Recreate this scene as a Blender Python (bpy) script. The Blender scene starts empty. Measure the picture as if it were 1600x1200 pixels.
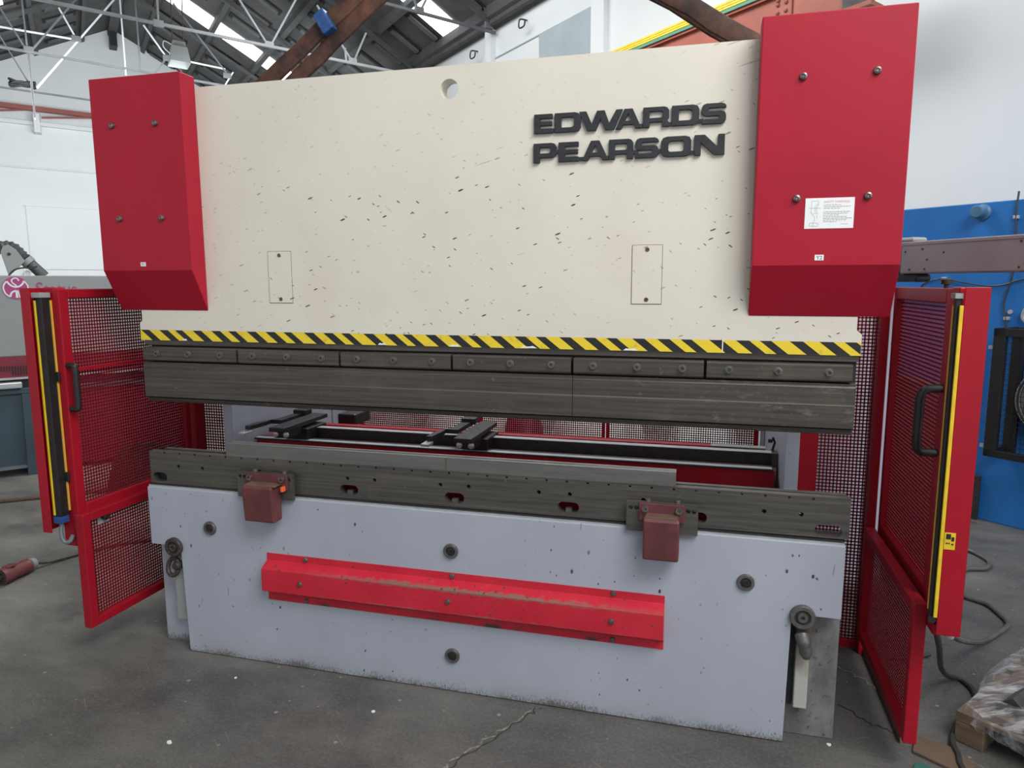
import bpy, bmesh, math, random
from mathutils import Vector, Matrix
random.seed(4)
SC = bpy.context.scene
COL = SC.collection
PI = math.pi

# ------------------------------------------------------------------ camera, sky, lights, exposure
cam_d = bpy.data.cameras.new('camera'); cam = bpy.data.objects.new('camera', cam_d); COL.objects.link(cam)
YAW, PITCH, ROLL, FPX = 0.2648, -0.1410, -0.0022, 1115.73
CAM = Vector((1.0139, -2.7409, 1.7744))
fw = Vector((-math.sin(YAW)*math.cos(PITCH), math.cos(YAW)*math.cos(PITCH), math.sin(PITCH)))
rt = Vector((math.cos(YAW), math.sin(YAW), 0)); up = rt.cross(fw)
rt, up = rt*math.cos(ROLL)+up*math.sin(ROLL), up*math.cos(ROLL)-rt*math.sin(ROLL)
mw = Matrix((rt, up, -fw)).transposed().to_4x4(); mw.translation = CAM
cam.matrix_world = mw
cam_d.sensor_fit = 'HORIZONTAL'; cam_d.sensor_width = 36; cam_d.lens = FPX*36/1600
cam_d.clip_start = 0.05; cam_d.clip_end = 200
SC.camera = cam

wd = bpy.data.worlds.new('sky'); SC.world = wd; wd.use_nodes = True
bg = wd.node_tree.nodes['Background']
bg.inputs[0].default_value = (0.92, 0.97, 1.0, 1); bg.inputs[1].default_value = 1.0

def area(name, loc, target, sx, sy, power, color=(1, 1, 1)):
    d = bpy.data.lights.new(name, 'AREA'); d.shape = 'RECTANGLE'; d.size = sx; d.size_y = sy
    d.energy = power; d.color = color
    o = bpy.data.objects.new(name, d); COL.objects.link(o); o.location = loc
    o.rotation_euler = (Vector(target)-Vector(loc)).to_track_quat('-Z', 'Y').to_euler()
    return o
area('daylight_roof_opening', (3.4, -3.2, 6.0), (0.6, 0.0, 1.4), 4.0, 2.5, 300, (1.0, 0.98, 0.97))
area('fill_bay', (-9.7, 9.5, 4.7), (-16.0, 17.0, 2.2), 7.0, 2.0, 530, (0.93, 0.98, 1.0))  # added fill lamp brightening the gable, not a real source
area('fill_rear', (-1.2, 4.6, 6.4), (-1.3, 4.3, 0.0), 3.0, 2.5, 200, (0.96, 0.99, 1.0))  # added fill lamp over the floor behind the press
area('fill_wall', (-4.5, 7.2, 7.2), (-2.0, 13.0, 3.5), 5.0, 1.5, 140, (0.95, 0.98, 1.0))  # added fill lamp for the right wall and nearby truss

vs = SC.view_settings
vs.view_transform = 'Standard'; vs.look = 'None'; vs.gamma = 1; vs.use_curve_mapping = False
vs.exposure = 0.35
SC.cycles.use_denoising = True
SC.cycles.max_bounces = 8

# ------------------------------------------------------------------ materials
class N:
    """tiny node helper"""
    def __init__(s, m): s.t = m.node_tree; s.n = s.t.nodes; s.l = s.t.links
    def new(s, ty, **kw):
        x = s.n.new(ty)
        for k, v in kw.items(): setattr(x, k, v)
        return x
    def link(s, a, b): s.l.new(a, b)
    def math(s, op, a, b=None, clamp=False):
        x = s.new('ShaderNodeMath', operation=op); x.use_clamp = clamp
        for i, v in enumerate((a, b)):
            if v is None: continue
            if isinstance(v, (int, float)): x.inputs[i].default_value = v
            else: s.link(v, x.inputs[i])
        return x.outputs[0]
    def coord(s, scale=(1, 1, 1), rot=(0, 0, 0), loc=(0, 0, 0)):
        g = s.new('ShaderNodeNewGeometry')
        mp = s.new('ShaderNodeMapping'); mp.vector_type = 'POINT'
        mp.inputs['Scale'].default_value = scale; mp.inputs['Rotation'].default_value = rot; mp.inputs['Location'].default_value = loc
        s.link(g.outputs['Position'], mp.inputs['Vector']); return mp.outputs[0]
    def noise(s, vec, scale, detail=4, rough=.55):
        x = s.new('ShaderNodeTexNoise'); x.inputs['Scale'].default_value = scale
        x.inputs['Detail'].default_value = detail; x.inputs['Roughness'].default_value = rough
        s.link(vec, x.inputs['Vector']); return x.outputs['Fac']
    def ramp(s, f, lo, hi, a=0., b=1.):
        x = s.new('ShaderNodeMapRange'); x.clamp = True
        x.inputs[1].default_value = lo; x.inputs[2].default_value = hi; x.inputs[3].default_value = a; x.inputs[4].default_value = b
        s.link(f, x.inputs[0]); return x.outputs[0]
    def mix(s, f, a, b):
        x = s.new('ShaderNodeMix', data_type='RGBA')
        for i, v in ((0, f), (6, a), (7, b)):
            if isinstance(v, (int, float)): x.inputs[i].default_value = v
            elif isinstance(v, tuple): x.inputs[i].default_value = (*v[:3], 1)
            else: s.link(v, x.inputs[i])
        return x.outputs[2]
    def chips(s, scale, stretch, rot, thr, keep, loc=(0, 0, 0)):
        """little paint chips: voronoi cells, a random part of which carry a chip of random size"""
        # rotate first, then stretch
        v0 = s.coord(loc=loc)
        sx = s.new('ShaderNodeSeparateXYZ'); s.link(v0, sx.inputs[0]); cx = s.new('ShaderNodeCombineXYZ')
        s.link(sx.outputs[0], cx.inputs[0]); s.link(sx.outputs[2], cx.inputs[1])
        mr = s.new('ShaderNodeMapping'); mr.inputs['Rotation'].default_value = (0, 0, rot); s.link(cx.outputs[0], mr.inputs['Vector'])
        mp = s.new('ShaderNodeMapping'); mp.inputs['Scale'].default_value = (stretch[0], stretch[2], 1); s.link(mr.outputs[0], mp.inputs['Vector'])
        vo = s.new('ShaderNodeTexVoronoi', voronoi_dimensions='2D'); vo.inputs['Scale'].default_value = scale; s.link(mp.outputs[0], vo.inputs['Vector'])
        sp = s.new('ShaderNodeSeparateColor'); s.link(vo.outputs['Color'], sp.inputs[0])
        on = s.math('LESS_THAN', sp.outputs[0], keep)
        sz = s.math('MULTIPLY', s.math('MULTIPLY', sp.outputs[1], sp.outputs[1]), thr)
        nz = s.noise(v0, 60, 2)
        d = s.math('ADD', vo.outputs['Distance'], s.math('MULTIPLY', s.math('SUBTRACT', nz, .5), thr*.7))
        return s.math('MULTIPLY', s.math('LESS_THAN', d, sz), on)

def base_mat(name, color, rough=.5, metal=0., spec=.5, bump=None):
    m = bpy.data.materials.new(name); m.use_nodes = True
    b = m.node_tree.nodes['Principled BSDF']
    b.inputs['Base Color'].default_value = (*color, 1); b.inputs['Roughness'].default_value = rough
    b.inputs['Metallic'].default_value = metal; b.inputs['Specular IOR Level'].default_value = spec
    m.diffuse_color = (*color, 1)
    return m, N(m), b

def plain(name, color, rough=.5, metal=0., var=.12, scale=6., spec=.5, stretch=(1, 1, 1)):
    m, k, b = base_mat(name, color, rough, metal, spec)
    v = k.coord(stretch)
    f = k.ramp(k.noise(v, scale, 5), .3, .7)
    c = k.mix(f, tuple(x*(1-var) for x in color), tuple(min(1, x*(1+var)) for x in color))
    k.link(c, b.inputs['Base Color'])
    k.link(k.ramp(k.noise(v, scale*2.3, 3), .3, .7, max(.02, rough-.07), min(1, rough+.1)), b.inputs['Roughness'])
    return m

def emis(name, color, strength):
    m = bpy.data.materials.new(name); m.use_nodes = True
    n = m.node_tree.nodes; n.remove(n['Principled BSDF'])
    e = n.new('ShaderNodeEmission'); e.inputs[0].default_value = (*color, 1); e.inputs[1].default_value = strength
    m.node_tree.links.new(e.outputs[0], n['Material Output'].inputs[0]); return m

M = {}
# cream paint of the ram with dark chips and faint pink stains
m, k, b = base_mat('cream_paint', (.66, .62, .53), .42)
v = k.coord()
c = k.mix(k.ramp(k.noise(v, 1.7, 5), .35, .7), (.70, .665, .575), (.66, .62, .545))
c = k.mix(k.math('MULTIPLY', k.ramp(k.noise(k.coord(loc=(3, 1, 2)), 3.1, 6), .56, .75), .22), c, (.62, .47, .41))
dens = k.ramp(k.noise(k.coord(loc=(9, 0, 4)), 1.6, 2), .34, .56)
g = k.new('ShaderNodeNewGeometry'); sp = k.new('ShaderNodeSeparateXYZ'); k.link(g.outputs['Position'], sp.inputs[0])
dens = k.math('MULTIPLY', dens, k.math('MULTIPLY', k.ramp(sp.outputs[2], 2.15, 2.5, 1, .3), k.ramp(sp.outputs[0], -1.1, -.6, .35, 1)))
ch = k.chips(19, (.5, 1, 1.9), -.35, .115, .62)
c = k.mix(k.math('MULTIPLY', ch, dens), c, (.055, .045, .04))
ch = k.chips(25, (.5, 1, 1.8), .6, .11, .40, (5, 0, 3))
c = k.mix(k.math('MULTIPLY', ch, dens), c, (.10, .07, .055))
ch = k.chips(6.0, (.16, 1, 4), -.25, .05, .16, (1, 0, 2))
c = k.mix(k.math('MULTIPLY', ch, .6), c, (.25, .22, .20))
ch = k.chips(6.0, (.2, 1, 4), .75, .045, .12, (2, 0, 7))
c = k.mix(k.math('MULTIPLY', ch, .6), c, (.22, .20, .18))
k.link(c, b.inputs['Base Color']); M['cream'] = m
# lavender grey paint of the bed with chips and floor dirt
m, k, b = base_mat('lavender_grey_paint', (.40, .42, .48), .45)
c = k.mix(k.ramp(k.noise(k.coord((1, 1, .35)), 2.6, 6), .3, .72), (.335, .36, .425), (.385, .41, .48))
ch = k.chips(15, (1.2, 1, .7), .12, .10, .45)
dens = k.ramp(k.noise(k.coord(loc=(1, 0, 8)), 2.0, 2), .40, .58)
c = k.mix(k.math('MULTIPLY', ch, dens), c, (.05, .045, .045))
ch = k.chips(22, (1.1, 1, .8), -.5, .10, .30, (4, 0, 1))
c = k.mix(k.math('MULTIPLY', ch, dens), c, (.10, .09, .085))
ch = k.chips(6, (3.5, 1, .25), .1, .05, .12, (7, 0, 1))
c = k.mix(k.math('MULTIPLY', ch, .7), c, (.09, .085, .085))
g = k.new('ShaderNodeNewGeometry'); sp = k.new('ShaderNodeSeparateXYZ'); k.link(g.outputs['Position'], sp.inputs[0])
zz = k.ramp(sp.outputs[2], .0, .085, 1, 0)
zz = k.math('MULTIPLY', zz, k.ramp(k.noise(k.coord((1, 1, .0)), 3.2, 3), .3, .7, .45, 1.1))
dn = k.noise(k.coord((1, 1, .45)), 150, 5, .7)
dirt = k.math('MULTIPLY', k.ramp(k.math('ADD', k.math('MULTIPLY', zz, .62), dn), .80, 1.02), .85)
c = k.mix(k.math('MULTIPLY', k.ramp(sp.outputs[2], .0, .10, .45, 0), k.ramp(k.noise(k.coord(), 4, 4), .35, .6)), c, (.25, .245, .22))
c = k.mix(dirt, c, (.075, .068, .058))
k.link(c, b.inputs['Base Color']); M['lav'] = m
# right foot plate: the same paint nearly worn off
m, k, b = base_mat('worn_grey_paint', (.2, .2, .2), .5)
c = k.mix(k.ramp(k.noise(k.coord((1, 1, .4)), 7, 7, .65), .38, .66), (.12, .115, .115), (.27, .27, .28))
c = k.mix(k.ramp(k.noise(k.coord(loc=(2, 2, 2)), 42, 3, .6), .60, .68), c, (.07, .06, .065))
k.link(c, b.inputs['Base Color']); M['worn'] = m
m, k, b = base_mat('oil_stained_strip', (.4, .4, .38), .4)
g = k.new('ShaderNodeNewGeometry'); sp = k.new('ShaderNodeSeparateXYZ'); k.link(g.outputs['Position'], sp.inputs[0])
oz = k.math('ADD', k.ramp(sp.outputs[2], .25, .42, 0, 1), k.math('MULTIPLY', k.math('SUBTRACT', k.noise(k.coord((1, 1, .3)), 30, 4), .5), 1.2))
c = k.mix(k.ramp(oz, .2, .9), (.42, .41, .38), (.16, .11, .07)); c = k.mix(k.ramp(oz, .8, 1.3), c, (.03, .025, .02))
k.link(c, b.inputs['Base Color']); M['oiled'] = m
# red gloss paint
def red(name, col, wear=0., rough=.38):
    m, k, b = base_mat(name, col, rough, 0, .28)
    v = k.coord()
    c = k.mix(k.ramp(k.noise(v, 2.2, 5), .3, .7), tuple(x*.9 for x in col), tuple(x*1.08 for x in col))
    if wear:
        ch = k.chips(26, (1, 1, 1), .3, .16, .35*wear)
        c = k.mix(ch, c, (.09, .05, .04))
    ch = k.chips(9, (.4, .6, 3), .9, .05, .10)
    c = k.mix(k.math('MULTIPLY', ch, .35), c, (.12, .02, .03))
    k.link(c, b.inputs['Base Color']); return m
M['red'] = red('red_paint', (.37, .008, .026), 0, .42)
M['redframe'] = red('red_frame_paint', (.33, .006, .017), 0, .42)
M['redsheet'] = red('red_sheet_paint', (.22, .010, .018), 0, .5)
m, k, b = base_mat('red_worn_paint', (.5, .02, .04), .42)
g = k.new('ShaderNodeNewGeometry'); sp = k.new('ShaderNodeSeparateXYZ'); k.link(g.outputs['Position'], sp.inputs[0])
c = k.mix(k.ramp(k.noise(k.coord(), 4, 5), .3, .7), (.47, .012, .030), (.58, .022, .045))
rid = k.math('SUBTRACT', 1, k.math('MULTIPLY', k.math('ABSOLUTE', k.math('SUBTRACT', sp.outputs[2], .489)), 70), True)
rid2 = k.math('SUBTRACT', 1, k.math('MULTIPLY', k.math('ABSOLUTE', k.math('SUBTRACT', sp.outputs[2], .383)), 75), True)
xx = k.ramp(sp.outputs[0], -.75, -.2, 0, 1); xr = k.ramp(sp.outputs[0], .4, .8, 1, .25)
wn = k.noise(k.coord((1, 1, 2)), 38, 5, .7)
w = k.math('MULTIPLY', k.math('MULTIPLY', k.ramp(k.math('ADD', k.math('MULTIPLY', k.math('MAXIMUM', rid, k.math('MULTIPLY', rid2, .8)), .35), wn), .62, .74), xx), xr)
c = k.mix(k.math('MULTIPLY', w, .85), c, (.19, .13, .105))
ch = k.chips(40, (1, 1, 1.3), .3, .20, .40); c = k.mix(ch, c, (.10, .05, .045))
low = k.math('MULTIPLY', k.ramp(sp.outputs[2], .33, .35, 1, 0), k.ramp(k.noise(k.coord((.5, 1, 1)), 7, 3), .56, .62))
c = k.mix(low, c, (.05, .04, .04))
k.link(c, b.inputs['Base Color']); M['redworn'] = m
M['redback'] = red('red_gauge_paint', (.36, .012, .022), 0, .4)
M['dullred'] = plain('dull_red_paint', (.115, .030, .032), .55, 0, .25, 14)
# oily tool steel, grain along the length
def steel(name, a, bcol, rough=.42, metal=.55):
    m, k, b = base_mat(name, a, rough, metal)
    f = k.ramp(k.noise(k.coord((.5, 1, 22)), 3.2, 6, .65), .32, .7)
    c = k.mix(f, a, bcol)
    c = k.mix(k.math('MULTIPLY', k.ramp(k.noise(k.coord(loc=(7, 0, 1)), 3.5, 6, .6), .55, .72), .55), c, (bcol[0]*1.35, bcol[1]*1.12, bcol[2]*.9))
    c = k.mix(k.ramp(k.noise(k.coord(loc=(0, 5, 1)), 24, 4, .7), .66, .74, 0, .5), c, (.30, .27, .23))
    k.link(c, b.inputs['Base Color'])
    k.link(k.ramp(k.noise(k.coord((1, 1, 8)), 9, 3), .3, .7, rough-.1, rough+.14), b.inputs['Roughness']); return m
M['steel'] = steel('oily_tool_steel', (.060, .052, .046), (.125, .112, .10))
m = steel('punch_steel', (.060, .052, .046), (.125, .112, .10)); k = N(m); b = m.node_tree.nodes['Principled BSDF']
src_ = b.inputs['Base Color'].links[0].from_socket
g = k.new('ShaderNodeNewGeometry'); sp = k.new('ShaderNodeSeparateXYZ'); k.link(g.outputs['Position'], sp.inputs[0])
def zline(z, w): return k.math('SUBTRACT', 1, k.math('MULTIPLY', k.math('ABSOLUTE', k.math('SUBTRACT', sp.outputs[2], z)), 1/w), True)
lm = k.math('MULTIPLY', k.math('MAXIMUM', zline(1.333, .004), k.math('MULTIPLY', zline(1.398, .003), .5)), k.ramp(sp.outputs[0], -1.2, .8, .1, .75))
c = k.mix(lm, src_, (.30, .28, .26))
c = k.mix(k.math('MULTIPLY', k.ramp(k.noise(k.coord((2, 1, 5), loc=(3, 0, 0)), 5, 6, .7), .54, .68), k.ramp(sp.outputs[0], .4, 1.2, 0, .6)), c, (.26, .23, .20))
k.link(c, b.inputs['Base Color']); M['punch'] = m
M['steel2'] = steel('dark_table_steel', (.07, .068, .066), (.15, .137, .12))
M['die'] = steel('ground_die_steel', (.14, .14, .14), (.21, .205, .195), .38)
M['dark'] = plain('black_steel', (.022, .022, .024), .5, .2, .3, 20)
M['bolt'] = plain('bolt_steel', (.13, .125, .12), .4, .5, .3, 40)
M['rustblack'] = plain('rusty_black_steel', (.055, .045, .038), .55, .3, .45, 60)
M['brightbolt'] = plain('zinc_bolt', (.22, .20, .195), .35, .8, .3, 60)
M['silver'] = plain('ground_rail_steel', (.50, .52, .54), .35, .2, .15, 30, stretch=(.3, 1, 1))
M['black'] = plain('black_plastic', (.012, .012, .013), .45, 0, .3, 30)
M['letter'] = plain('black_lettering', (.018, .019, .024), .5, 0, .3, 30)
M['rubber'] = plain('black_rubber', (.02, .02, .019), .6, 0, .3, 20)
M['yellow'] = plain('yellow_plastic', (.72, .50, .02), .45, 0, .12, 20)
M['tapeblack'] = plain('tape_black', (.014, .014, .016), .45, 0, .3, 30)
m, k, b = base_mat('tape_yellow', (.8, .6, .03), .45)
c = k.mix(k.ramp(k.noise(k.coord(), 30, 5, .7), .55, .8), (.80, .60, .03), (.42, .30, .04))
k.link(c, b.inputs['Base Color']); M['tapeyellow'] = m
M['amber'] = plain('amber_strip', (.75, .42, .06), .4)
M['orange'] = plain('orange_tag', (.9, .13, .04), .5)
M['paper'] = plain('white_label', (.78, .80, .80), .5, 0, .03)
M['ink'] = plain('grey_ink', (.25, .27, .28), .6)
M['pinkink'] = plain('pink_ink', (.75, .25, .32), .6)
M['darkink'] = plain('dark_ink', (.03, .04, .10), .6)
M['brown'] = plain('brown_rust', (.13, .075, .05), .6, 0, .3, 20)
M['bluegrey'] = plain('galvanised_conduit', (.17, .19, .2), .45, .3)
M['gloss_tag'] = plain('blue_tag', (.02, .075, .24), .45, 0, .35, 40)
# concrete floor
m, k, b = base_mat('concrete', (.12, .12, .115), .6)
v = k.coord()
mot = k.math('ADD', k.math('MULTIPLY', k.noise(v, .9, 7, .62), .6), k.math('MULTIPLY', k.noise(k.coord((1, 2.4, 1), (0, 0, .6), (5, 2, 0)), 1.7, 7, .68), .4))
mot = k.ramp(mot, .38, .62)
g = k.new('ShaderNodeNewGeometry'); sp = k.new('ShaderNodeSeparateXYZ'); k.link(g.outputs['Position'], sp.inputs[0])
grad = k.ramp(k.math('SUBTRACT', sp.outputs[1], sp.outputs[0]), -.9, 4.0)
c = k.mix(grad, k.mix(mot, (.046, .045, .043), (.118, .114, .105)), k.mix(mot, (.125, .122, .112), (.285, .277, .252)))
c = k.mix(k.ramp(k.noise(k.coord(loc=(4, 4, 0)), 1.5, 6, .6), .54, .66, 0, .5), c, (.046, .044, .043))
c = k.mix(k.ramp(k.noise(k.coord(loc=(6, 1, 0)), 2.3, 5, .6), .57, .72, 0, .3), c, (.115, .095, .08))
c = k.mix(k.ramp(k.noise(k.coord(loc=(2, 7, 0)), 26, 5, .75), .56, .8, 0, .3), c, (.22, .215, .20))
def fchips(scale, stretch, rot, thr, keep, loc=(0, 0, 0)):
    v0 = k.coord(rot=(0, 0, rot), loc=loc)
    mp = k.new('ShaderNodeMapping'); mp.inputs['Scale'].default_value = stretch; k.link(v0, mp.inputs['Vector'])
    vo = k.new('ShaderNodeTexVoronoi', voronoi_dimensions='2D'); vo.inputs['Scale'].default_value = scale; k.link(mp.outputs[0], vo.inputs['Vector'])
    s2 = k.new('ShaderNodeSeparateColor'); k.link(vo.outputs['Color'], s2.inputs[0])
    sz = k.math('MULTIPLY', k.math('MULTIPLY', s2.outputs[1], s2.outputs[1]), thr)
    return k.math('MULTIPLY', k.math('LESS_THAN', vo.outputs['Distance'], sz), k.math('LESS_THAN', s2.outputs[0], keep))
c = k.mix(k.math('MULTIPLY', fchips(9, (1, 1, 1), 0, .075, .4), .55), c, (.40, .40, .38))
c = k.mix(k.math('MULTIPLY', fchips(5, (.22, 9, 1), .7, .06, .5, (3, 3, 0)), .4), c, (.33, .33, .31))
c = k.mix(k.math('MULTIPLY', fchips(6, (.2, 10, 1), -.5, .06, .4, (1, 6, 0)), .35), c, (.30, .30, .28))
fg = k.noise(k.coord((1, 1, 1), loc=(8, 1, 0)), 75, 4, .7)
c = k.mix(k.ramp(fg, .5, .75, 0, .45), c, (.20, .195, .18)); c = k.mix(k.ramp(fg, .46, .28, 0, .5), c, (.035, .034, .033))
k.link(c, b.inputs['Base Color'])
k.link(k.ramp(k.noise(v, 2.2, 5), .3, .7, .42, .72), b.inputs['Roughness'])
bp = k.new('ShaderNodeBump'); bp.inputs['Strength'].default_value = .25; bp.inputs['Distance'].default_value = .004
k.link(k.noise(v, 45, 6, .7), bp.inputs['Height']); k.link(bp.outputs[0], b.inputs['Normal'])
M['floor'] = m
M['crack'] = plain('crack_dust', (.17, .163, .145), .9, 0, .55, 60)
M['crackdark'] = plain('crack_shadow', (.035, .034, .033), .9, 0, .35, 30)
# building
m, k, b = base_mat('white_wall_paint', (.72, .745, .75), .65)
c = k.mix(k.ramp(k.noise(k.coord(), .5, 5), .3, .7), (.70, .725, .73), (.76, .785, .79))
c = k.mix(k.ramp(k.noise(k.coord((1, 1, .2)), 1.6, 5), .6, .8, 0, .25), c, (.58, .60, .60))
k.link(c, b.inputs['Base Color']); M['wall'] = m
M['wall2'] = plain('grey_blue_board', (.38, .43, .46), .6, 0, .08, 2)
M['roof'] = plain('dark_roof_board', (.075, .074, .076), .8, 0, .3, 1.5)
M['rib'] = plain('roof_rib_grey', (.105, .105, .107), .8, 0, .2, 3)
M['ribdark'] = plain('roof_rib_recess', (.018, .018, .019), .9, 0, .2, 3)
M['purlin'] = plain('purlin_grey', (.07, .07, .073), .7, 0, .2, 3)
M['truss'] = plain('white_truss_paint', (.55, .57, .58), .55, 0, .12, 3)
M['trussshade'] = plain('shaded_truss_tone', (.13, .135, .142), .55, 0, .25, 2)  # same truss paint darkened: weaker light put into the colour
M['girder'] = plain('orange_red_girder', (.34, .085, .052), .5, 0, .12, 2)
M['girderfar'] = plain('red_brown_beam', (.26, .075, .06), .6, 0, .12, 2)
M['green'] = plain('green_rail', (.07, .24, .15), .45)
M['skylight'] = emis('skylight_sheet', (.96, .98, 1.0), 3.2)
# slings
m, k, b = base_mat('brown_sling_webbing', (.1, .05, .03), .75)
c = k.mix(k.ramp(k.noise(k.coord(), 9, 6, .65), .36, .64), (.025, .012, .009), (.105, .045, .028))
c = k.mix(k.ramp(k.noise(k.coord(loc=(3, 1, 1)), 5, 4), .58, .72, 0, .7), c, (.22, .08, .04))
k.link(c, b.inputs['Base Color']); M['sling'] = m
# background machines
m, k, b = base_mat('blue_machine_paint', (.03, .17, .5), .42)
g = k.new('ShaderNodeNewGeometry'); sp = k.new('ShaderNodeSeparateXYZ'); k.link(g.outputs['Position'], sp.inputs[0])
c = k.mix(k.ramp(k.noise(k.coord((1, 1, .4)), 2.4, 6), .3, .7), (.014, .135, .42), (.024, .18, .52))
c = k.mix(k.ramp(k.noise(k.coord(loc=(1, 2, 3)), 6, 6, .7), .62, .8, 0, .5), c, (.02, .06, .14))
k.link(c, b.inputs['Base Color']); M['blue'] = m
M['knob'] = plain('grey_blue_boss', (.07, .17, .29), .4, .1, .2, 10)
M['machgrey'] = plain('machine_grey', (.29, .305, .30), .5, 0, .06, 2)
M['machteal'] = plain('slate_blue_panel', (.045, .075, .095), .5, 0, .15, 3)
M['machred'] = plain('machine_dark_red', (.20, .018, .035), .45, 0, .1, 3)
M['magenta'] = plain('magenta_print', (.40, .05, .20), .5, 0, .05)
M['alu'] = plain('aluminium', (.55, .57, .58), .35, .6, .1, 10)
M['hose'] = plain('grey_hose', (.10, .10, .105), .5, 0, .35, 15)
M['armgrey'] = plain('mauve_grey_boom', (.30, .245, .245), .5, .1, .14, 4)
M['cupboard'] = plain('dark_brown_paint', (.060, .045, .038), .5, 0, .2, 6)
M['wood'] = plain('pallet_wood', (.135, .095, .062), .75, 0, .3, 9, stretch=(1, 1, 4))
M['card'] = plain('brown_board', (.11, .072, .045), .8, 0, .15, 6)
M['greenpad'] = plain('green_pad', (.02, .11, .08), .7)
M['scrap'] = plain('dark_scrap_steel', (.055, .05, .05), .5, .4, .4, 12)
M['copper'] = plain('rusty_part', (.105, .058, .043), .5, .2, .35, 16)
m, k, b = base_mat('clear_film', (.62, .64, .66), .12)
b.inputs['Alpha'].default_value = .5
wv = k.noise(k.coord((1, 3.5, 1), (0, 0, .8)), 9, 4, .6)
k.link(k.ramp(wv, .45, .68, .10, .60), b.inputs['Alpha'])
bp = k.new('ShaderNodeBump'); bp.inputs['Strength'].default_value = .8; bp.inputs['Distance'].default_value = .02
k.link(wv, bp.inputs['Height']); k.link(bp.outputs[0], b.inputs['Normal']); M['film'] = m
M['cable'] = plain('grey_cable', (.085, .08, .07), .55, 0, .25, 12)
M['cabledark'] = plain('dark_cable', (.03, .03, .03), .5, 0, .25, 12)
M['plug'] = plain('red_plug_plastic', (.17, .04, .042), .5, 0, .2, 15)
M['whitebundle'] = plain('white_sheet_wrap', (.70, .69, .67), .5, 0, .12, 5)

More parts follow.
